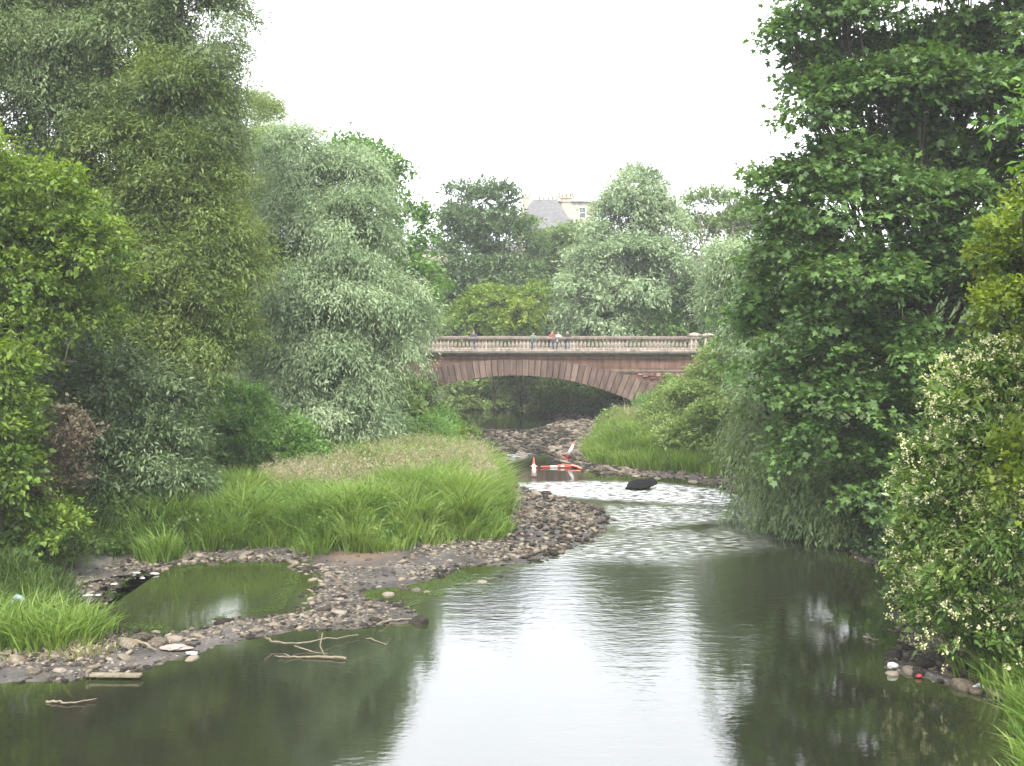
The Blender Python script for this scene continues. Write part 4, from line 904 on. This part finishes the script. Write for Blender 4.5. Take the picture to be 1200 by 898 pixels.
def person(loc, rz, label, shirt, cap, scale=1.0):
    J = [((0,0,.95),.15),((0,0,1.15),.14),((0,0,1.38),.155),((0,0,1.50),.065),((0,.01,1.60),.085),((0,.02,1.70),.09),
         ((.10,0,.90),.10),((.11,.01,.50),.065),((.11,-.02,.08),.045),((.11,.13,.04),.04),
         ((-.10,0,.90),.10),((-.11,.01,.50),.065),((-.11,-.02,.08),.045),((-.11,.13,.04),.04),
         ((.19,0,1.42),.06),((.26,.06,1.17),.048),((.20,.28,1.12),.038),((.19,.36,1.12),.035),
         ((-.19,0,1.42),.06),((-.26,.06,1.17),.048),((-.20,.28,1.12),.038),((-.19,.36,1.12),.035),((0,.115,1.64),.018)]
    E = [(0,1),(1,2),(2,3),(3,4),(4,5),(0,6),(6,7),(7,8),(8,9),(0,10),(10,11),(11,12),(12,13),(2,14),(14,15),(15,16),(16,17),(2,18),(18,19),(19,20),(20,21),(4,22)]
    me = bpy.data.meshes.new('tmp'); me.from_pydata([j[0] for j in J], E, []); o = bpy.data.objects.new('tmp', me); COL.objects.link(o)
    md = o.modifiers.new('s', 'SKIN'); 
    for i, j in enumerate(J): me.skin_vertices[0].data[i].radius = (j[1], j[1] * .85)
    me.skin_vertices[0].data[0].use_root = True
    md2 = o.modifiers.new('b', 'SUBSURF'); md2.levels = 2
    dg = bpy.context.evaluated_depsgraph_get(); bme = bpy.data.meshes.new_from_object(o.evaluated_get(dg)); bpy.data.objects.remove(o)
    bme.name = 'person_body'; bme.materials.clear(); bme.materials.append(M['skin'])
    r = bpy.data.objects.new('person', bme); COL.objects.link(r)
    r.location = loc; r.rotation_euler[2] = rz; r.scale = (scale,) * 3
    V = np.array([v.co[:] for v in bme.vertices]); Nn = np.array([v.normal[:] for v in bme.vertices]); FF = [tuple(p.vertices) for p in bme.polygons]
    def shell(name, fn, off, mat):
        keep = [f for f in FF if all(fn(V[i]) for i in f)]; ids = sorted({i for f in keep for i in f}); mp_ = {i: k for k, i in enumerate(ids)}
        if not keep: return
        c = mesh_np(name, V[ids] + Nn[ids] * off, [tuple(mp_[i] for i in f) for f in keep], mat, r, None, True)
        s = c.modifiers.new('thick', 'SOLIDIFY'); s.thickness = .008
    shell('shirt', lambda v: .90 < v[2] < 1.50 and v[1] < .30, .018, shirt)
    shell('trousers', lambda v: .09 < v[2] < .97 and abs(v[0]) < .24 and v[1] < .14, .014, M['jeans'])
    if cap == 'hat': shell('cap', lambda v: v[2] > 1.67, .02, M['white_cloth'])
    else: shell('hair', lambda v: v[2] > 1.69 or (v[2] > 1.54 and v[1] < .01 and abs(v[0]) < .14), .015, M['hair'])
    return tag(r, label, 'person', 'people leaning on the balustrade')
def on_bridge(px, dy, zf=4.722):
    p_ = at(px, 391, BR_Y + dy); return (p_[0], p_[1], zf)
person(on_bridge(555, 1.0), PI, 'person in a white cap behind the balustrade near its left end', M['navy'], 'hat', .93)
person(on_bridge(647, .9), PI + .3, 'dark-haired person in a red top behind the middle of the balustrade', M['red_cloth'], 'hair', .92)
person(on_bridge(654, 1.5), PI - .3, 'pale-topped person at the right shoulder of the red-topped person on the bridge', M['white_cloth'], 'hair', .90)
person(on_bridge(665, 1.0), PI, 'person in black, rightmost of those behind the balustrade', M['black_cloth'], 'hair', .93)
person(on_bridge(625, 1.2), PI + .2, 'person in a teal top left of the red-topped person on the bridge', M['teal'], 'hair', .87)

# ------------------------------------------------------------------ buildings on the hill
M['slate'] = stone_mat('slate', [(.075,.075,.078),(.12,.12,.122),(.17,.168,.165)], 3, blocks=(.5, .25), stain=.2)
M['cream_stone'] = stone_mat('cream_sandstone', [(.32,.28,.22),(.43,.385,.31),(.52,.47,.39)], 1.5, blocks=(1.1, .4), stain=.3)
M['pot'] = simple('clay_pot', (.3,.2,.15)); M['glass'] = simple('dark_glass', (.04,.05,.06), .1, .6); M['whitepaint'] = simple('white_paint', (.75,.74,.7))
def house(px, Yd, ztop_px, zeave_px, halfw, depth, label, gable=True, rz=0.0, zbase=None):
    top = at(px, ztop_px, Yd)[2]; eave = at(px, zeave_px, Yd)[2]; xc = at(px, 300, Yd)[0]
    base = gz(xc, Yd) - 1.0
    r = empty('tenement', (xc, Yd, base), label, 'building', 'houses on the hill', rz)
    top -= base; eave -= base; W_, D_ = halfw, depth / 2
    mb = MB(); mb.box(-W_, W_, -D_, D_, 0, eave); mb.build('wall', M['cream_stone'], r)
    mb = MB(); e = .35; rw = W_ * .42
    v = [(-W_-e, -D_-e, eave+.01), (W_+e, -D_-e, eave+.01), (W_+e, D_+e, eave+.01), (-W_-e, D_+e, eave+.01), (-rw, 0, top), (rw, 0, top)]
    mb.add(v, [(0,1,5,4),(1,2,5),(2,3,4,5),(3,0,4),(3,2,1,0)]); mb.build('roof', M['slate'], r)
    nfl = int(eave // 3.3); 
    for f in range(max(nfl, 1)):
        for k in range(int(2 * W_ // 2.6)):
            x = -W_ + 1.5 + k * 2.6; z_ = eave - 2.5 - f * 3.3
            if z_ < .6 or x > W_ - .8: continue
            w_ = MB(); w_.box(x - .55, x + .55, -D_ - .06, -D_ - .003, z_, z_ + 1.8); fr = w_.build('window', M['whitepaint'], r)
            g2 = MB(); g2.box(x - .46, x + .46, -D_ - .075, -D_ - .062, z_ + .09, z_ + .86); g2.box(x - .46, x + .46, -D_ - .075, -D_ - .062, z_ + .94, z_ + 1.71); g2.build('pane', M['glass'], fr)
    return r, top, eave, W_, D_
def stack(r, x, y, z0, z1, w_, npots):
    mb = MB(); mb.box(x - w_, x + w_, y - .5, y + .5, z0, z1); mb.box(x - w_ - .1, x + w_ + .1, y - .6, y + .6, z1 + .002, z1 + .25); c = mb.build('chimney', M['cream_stone'], r)
    for k in range(npots):
        q = MB(); q.lathe([(.15,0),(.13,.32),(.17,.36),(.17,.48)], 8, (x + (k - (npots - 1) / 2) * (2 * w_ - .3) / max(npots - 1, 1), y, z1 + .252)); q.build('chimney_pot', M['pot'], c, True)
r, tp, ev, W_, D_ = house(638, 165, 234, 274, 4.4, 10, 'slate-roofed cream tenement with row of chimney pots above the trees')
stack(r, -2.9, 1.2, ev, tp + .35, .7, 3); stack(r, .6, .9, ev + 2, tp - .2, 1.5, 5); stack(r, 3.4, .8, ev, tp + .25, .8, 3)
r, tp, ev, W_, D_ = house(672, 170, 235, 241, 3.0, 9, 'lower cream wing with dark parapet right of the slate-roofed tenement')
stack(r, -1.2, 0, ev, tp + .5, 1.2, 3)
r, tp, ev, W_, D_ = house(502, 172, 288, 297, 3.6, 9, 'small grey-roofed house on the skyline right of the round silver willow')
stack(r, 2.2, 0, ev, tp + .4, .6, 2)
r, tp, ev, W_, D_ = house(585, 150, 282, 296, 3.2, 8, 'cream house glimpsed through the round dark-green tree')

# ------------------------------------------------------------------ cones, litter, driftwood
M['orange'] = simple('orange_plastic', (.36,.085,.06), .6, .2); M['reflective_white'] = simple('white_sleeve', (.55,.54,.52), .6, .3); M['pinkplastic'] = simple('faded_pink_plastic', (.75,.22,.16), .5)
def cone(loc, rot, label, h_=.95):
    r = empty('traffic_cone', loc, label, 'traffic cone', 'traffic cones in the river'); r.rotation_euler = rot
    mb = MB(); mb.lathe([(.14,.03),(.024,h_)], 16); mb.build('body', M['orange'], r, True)
    mb = MB(); mb.lathe([(.122,.24),(.052,.80)], 16); mb.build('sleeve', M['reflective_white'], r, True)
    mb = MB(); mb.box(-.19, .19, -.19, .19, 0, .035); mb.build('base', M['orange'], r, bevel=.01)
g_ = gnd(626, 559); cone((g_[0], g_[1], -.18), (.05, -.04, .3), 'upright traffic cone standing in still water left of the fallen orange barrier', 1.05)
g_ = gnd(664, 541); cone((g_[0], g_[1], max(gz(g_[0], g_[1]), 0) + .08), (.1, .42, .2), 'traffic cone leaning to the right on the stones behind the fallen orange barrier', 1.0)
o = empty('barrier_board', gnd(652, 547, .05), 'faded orange and white plastic barrier lying in the water between the two cones', 'barrier', rz=.08)
mb = MB(); mb.box(-.75, -.3, -.04, .04, -.03, .04); mb.box(.05, .75, -.07, .07, -.03, .09); mb.build('board', M['orange'], o, bevel=.015)
mb = MB(); mb.box(-.298, .048, -.045, .045, -.03, .05); mb.box(.2, .36, -.08, -.072, .0, .07); mb.build('white_panel', M['reflective_white'], o, bevel=.006)
mb = MB(); mb.tube([(.72,-.05,.05),(.95,-.3,.02),(1.1,-.7,-.02)], [.06,.055,.04], 8); mb.tube([(-.9,0,.02),(-1.2,.02,.03)], [.04,.03], 8); mb.build('post', M['pinkplastic'], o, True)

def crumple(name, px, py, size, mat, label, cat, dims=(1, .8, .35), group=None, f=2.2, amp=.35, z=.02, pxz=0):
    V = IV3 * (1 + amp * noise3(IV3 * f + px) + amp * .5 * noise3(IV3 * f * 2.3 + py))[:, None] * np.array(dims) * size
    o = mesh_np(name, V, IF3, mat, None, {'tint': np.full(len(IF3), .5)}, True)
    g_ = gnd(px, py); o.location = (g_[0], g_[1], max(gz(g_[0], g_[1]), 0) + z + size * dims[2] * .5); o.rotation_euler[2] = rng.uniform(0, 3)
    o.rotation_euler[2] = 0.1 * (px % 5)
    return tag(o, label, cat, group)
M['polythene'] = simple('pale_polythene', (.17,.235,.24), .4, .4); M['yellow'] = simple('yellow_plastic', (.7,.45,.05)); M['pinkish'] = simple('pinkish_cloth', (.24,.19,.165)); M['blue'] = simple('blue_plastic', (.10,.12,.35)); M['redcan'] = simple('red_paint', (.35,.03,.04), .45, .4)
crumple('cloth_bundle', 205, 764, .34, M['pinkish'], 'crumpled off-white cloth at the water edge of the left gravel', 'cloth', (.9, .5, .12), z=.03)
crumple('plastic_bag', 225, 768, .12, M['white_cloth'], 'pale torn bag touching the cloth at the water edge', 'bag', (1, .7, .2), z=.02)
crumple('plastic_sheet', 22, 727, .36, M['polythene'], 'blue-grey plastic sheet peaked behind the left grass tuft', 'sheet', (.6, .35, .85), f=1.6, amp=.6, z=-.05)
crumple('black_bag', 7, 733, .22, M['black_cloth'], 'black bag beside the plastic sheet at the left edge', 'bag', (1.1, .6, .6))
crumple('white_bag', 0, 729, .12, M['white_cloth'], 'white bag on the black one at the left edge', 'bag', (1, .6, .55), z=.25)
crumple('red_cloth', 6, 740, .2, M['red_cloth'], 'dark red cloth under the black bag at the left edge', 'cloth', (1.3, .5, .25))
crumple('plastic_bag', 265, 645, .24, M['white_cloth'], 'white bag on the mud at the far side of the still pool', 'bag', (1, .6, .35))
crumple('ball', 440, 643, .11, M['yellow'], 'small yellow ball on the mud in front of the meadow', 'ball', (1, 1, 1), amp=.03, z=.05)
crumple('drinks_can', 1077, 795, .05, M['redcan'], 'red crushed can at the water edge of the stony spit', 'can', (1.3, .6, .55), z=.03)
crumple('plastic_bottle', 1148, 811, .085, M['white_cloth'], 'white bottle among stones at the front of the stony spit', 'bottle', (1.8, .6, .6), z=.05)
crumple('blue_bag', 1168, 799, .14, M['blue'], 'blue and white bag lying on the stony spit by the grass', 'bag', (1.2, .7, .4), z=.05)
crumple('plastic_cup', 1046, 787, .09, M['white_cloth'], 'white cup on the tip of the stony spit', 'cup', (1, .7, .7), z=.06)
for (px, py, s, lab) in [(82,701,.13,'white scrap in dark water left of the other two scraps'),(103,700,.15,'white scrap in dark water, middle one of three by the left bank'),(115,699,.10,'white scrap in dark water right of the middle one by the left bank'),
    (134,686,.11,'white scrap on the bank at the left end of the pool'),(160,673,.12,'white scrap at the top left corner of the pool'),(181,674,.13,'white scrap right of its neighbour at the top left corner of the pool'),(167,679,.08,'tiny white scrap just below the pool corner scraps')]:
    crumple('litter_scrap', px, py, s * .75, M['white_cloth'], lab, 'litter', (1.1, .5, .3), group='white scraps round the pool')
for (px, py, s, lab) in [(425,537,.16,'white flower head at the back of the meadow, left of two'),(446,537,.16,'white flower head at the back of the meadow, right of two')]:
    g_ = at(px, py, 50.0); mb = MB(); b_ = np.array([g_[0], 50.0, gz(g_[0], 50.0)])
    r = empty('white_flower', b_, lab, 'flower', 'white flowers in the meadow')
    mb.tube([(0,0,0),(.02,0,(g_[2]-b_[2])*.5),(0,0,g_[2]-b_[2])], [.012,.01,.008], 5); mb.build('stem', M['driftwood'], r)
    Cc = rng.normal(0, 1, (60, 3)) * np.array([.12, .12, .05]) + np.array([0, 0, g_[2] - b_[2]])
    V, FF, per = leaf_mesh(Cc, rdir(60), unit(rng.normal(0,.3,(60,3)) + np.array([0,0,1])), np.full(60,.09), np.full(60,.07), 'ovate'); mesh_np('petals', V, FF, M['white_cloth'], r, {'tint': rng.random(60)})
def stick(pts, r0, label, name='driftwood_stick', cat='driftwood', side=None, mat='driftwood'):
    P = np.array([gnd(a, b, z) for a, b, z in pts]); b_ = P[0].copy(); mb = MB()
    n = 14; t = np.linspace(0, len(P) - 1, n); Q = np.stack([np.interp(t, np.arange(len(P)), P[:, i]) for i in range(3)], 1) + rng.normal(0, .012, (n, 3))
    mb.tube(Q - b_, np.linspace(r0 * .65, r0 * .25, n), 7)
    for s in (side or []):
        S_ = np.array([gnd(a, b, z) for a, b, z in s]); mb.tube(S_ - b_, np.linspace(r0 * .4, r0 * .15, len(S_)), 6)
    o = mb.build(name, M[mat], None, True); o.location = b_; return tag(o, label, cat)
stick([(406,771,.04),(380,769,.05),(345,770,.02),(322,769,.05)], .045, 'pale straight branch floating in front of the left gravel', side=[[(340,770,.03),(333,766,.1)]])
stick([(310,745,.25),(320,752,.12),(345,755,.10),(380,748,.12),(420,745,.04)], .04, 'curved pale branch lying along the left gravel edge', side=[[(378,742,.3),(375,757,.08),(380,768,.0),(390,770,.0)],[(345,757,.08),(370,765,.0),(385,766,.0)],[(311,743,.3),(322,748,.15)]])
stick([(54,822,.02),(80,824,.03),(112,819,.05)], .035, 'short stick floating below the weathered plank')
stick([(440,733,.08),(455,727,.06),(480,726,.05),(492,727,.02)], .04, 'twig lying beside the rock at the gravel tip')
stick([(158,752,.1),(170,754,.16),(182,762,.1)], .07, 'short thick pale log on dark stones of the left gravel')
stick([(1012,746,.03),(1020,748,.03),(1030,750,.02)], .035, 'small orange-brown stick drifting in front of the laurel', mat='orangewood' if 'orangewood' in M else 'driftwood')
stick([(1118,757,.9),(1140,768,.5),(1170,782,.3)], .02, 'dead stem sloping down over the stony spit')
stick([(430,748,.02),(452,755,.02),(458,748,.15)], .02, 'thin forked twig in the water right of the pale curved branch')
o = empty('plank', gnd(106, 791, .08), 'weathered reddish plank at the water edge of the left gravel', 'plank', rz=-.03)
mb = MB(); mb.box(0, .95, -.08, .08, -.02, .025); mb.build('board', M['driftwood'], o, bevel=.006); mb = MB(); mb.box(-.05, -.002, -.1, .1, -.01, .08); mb.build('end_cleat', M['driftwood'], o, bevel=.005)

# ------------------------------------------------------------------ haze
m, nt, out = newmat('haze'); v = nd(nt, 'ShaderNodeVolumePrincipled'); v.inputs['Color'].default_value = (.93, .95, .96, 1); v.inputs['Density'].default_value = HAZE = 0.0006; v.inputs['Anisotropy'].default_value = 0.0
nt.links.new(v.outputs[0], out.inputs['Volume'])
mb = MB(); mb.box(-900, 900, -300, 900, -9, 46); o = mb.build('haze', m); tag(o, kind='stuff')

# ------------------------------------------------------------------ sky, sun, camera
wd = bpy.data.worlds.new("World"); SC.world = wd; wd.use_nodes = True; nt = wd.node_tree; nt.nodes.clear(); L = nt.links
EL, AZ = math.radians(58), math.radians(178)      # sun behind the camera, over the left shoulder
sky = nd(nt, 'ShaderNodeTexSky', sky_type='NISHITA'); sky.sun_disc = False; sky.sun_elevation = EL; sky.sun_rotation = AZ; sky.dust_density = 4; sky.air_density = 1.0; sky.altitude = 50
hs = nd(nt, 'ShaderNodeHueSaturation'); hs.inputs['Saturation'].default_value = .12; hs.inputs['Value'].default_value = 1.0; L.new(sky.outputs[0], hs.inputs['Color'])
mixn = nd(nt, 'ShaderNodeMix', data_type='RGBA'); mixn.inputs[0].default_value = .55; L.new(hs.outputs[0], mixn.inputs[6]); mixn.inputs[7].default_value = (13.0, 13.4, 13.8, 1)   # even bright cloud
tcw = nd(nt, 'ShaderNodeTexCoord'); cn = nd(nt, 'ShaderNodeTexNoise'); cn.inputs['Scale'].default_value = 2.2; cn.inputs['Detail'].default_value = 5; L.new(tcw.outputs['Generated'], cn.inputs['Vector'])
cr = ramp(nt, [(.3, (10.5,11.2,12.2)), (.7, (14.5,14.7,14.8))]); L.new(cn.outputs['Fac'], cr.inputs[0]); L.new(cr.outputs[0], mixn.inputs[7])
bg = nd(nt, 'ShaderNodeBackground'); bg.inputs['Strength'].default_value = .12; L.new(mixn.outputs[2], bg.inputs['Color'])
wo = nd(nt, 'ShaderNodeOutputWorld'); L.new(bg.outputs[0], wo.inputs['Surface'])
sl = bpy.data.lights.new('sun', 'SUN'); sl.energy = 2.4; sl.angle = math.radians(11); sl.color = (1, .96, .9)
so = bpy.data.objects.new('sun', sl); COL.objects.link(so)
dirv = Vector((math.sin(AZ) * math.cos(EL), math.cos(AZ) * math.cos(EL), math.sin(EL)))
so.rotation_euler = dirv.to_track_quat('Z', 'Y').to_euler(); so.location = (0, -10, 40)
cam = bpy.data.cameras.new('camera'); co = bpy.data.objects.new('camera', cam); COL.objects.link(co); SC.camera = co
cam.sensor_width = 36; cam.lens = F / 1200 * 36; co.location = (0, 0, CH); co.rotation_euler = (math.radians(90) - PIT, 0, 0); cam.clip_end = 5000; cam.clip_start = .1
vs = SC.view_settings; SC.display_settings.display_device = 'sRGB'; vs.view_transform = 'Standard'; vs.look = 'None'; vs.gamma = 1; vs.use_curve_mapping = False; vs.exposure = 1.7
cy = SC.cycles; cy.max_bounces = 4; cy.diffuse_bounces = 3; cy.glossy_bounces = 2; cy.transmission_bounces = 4; cy.volume_bounces = 0; cy.use_denoising = True
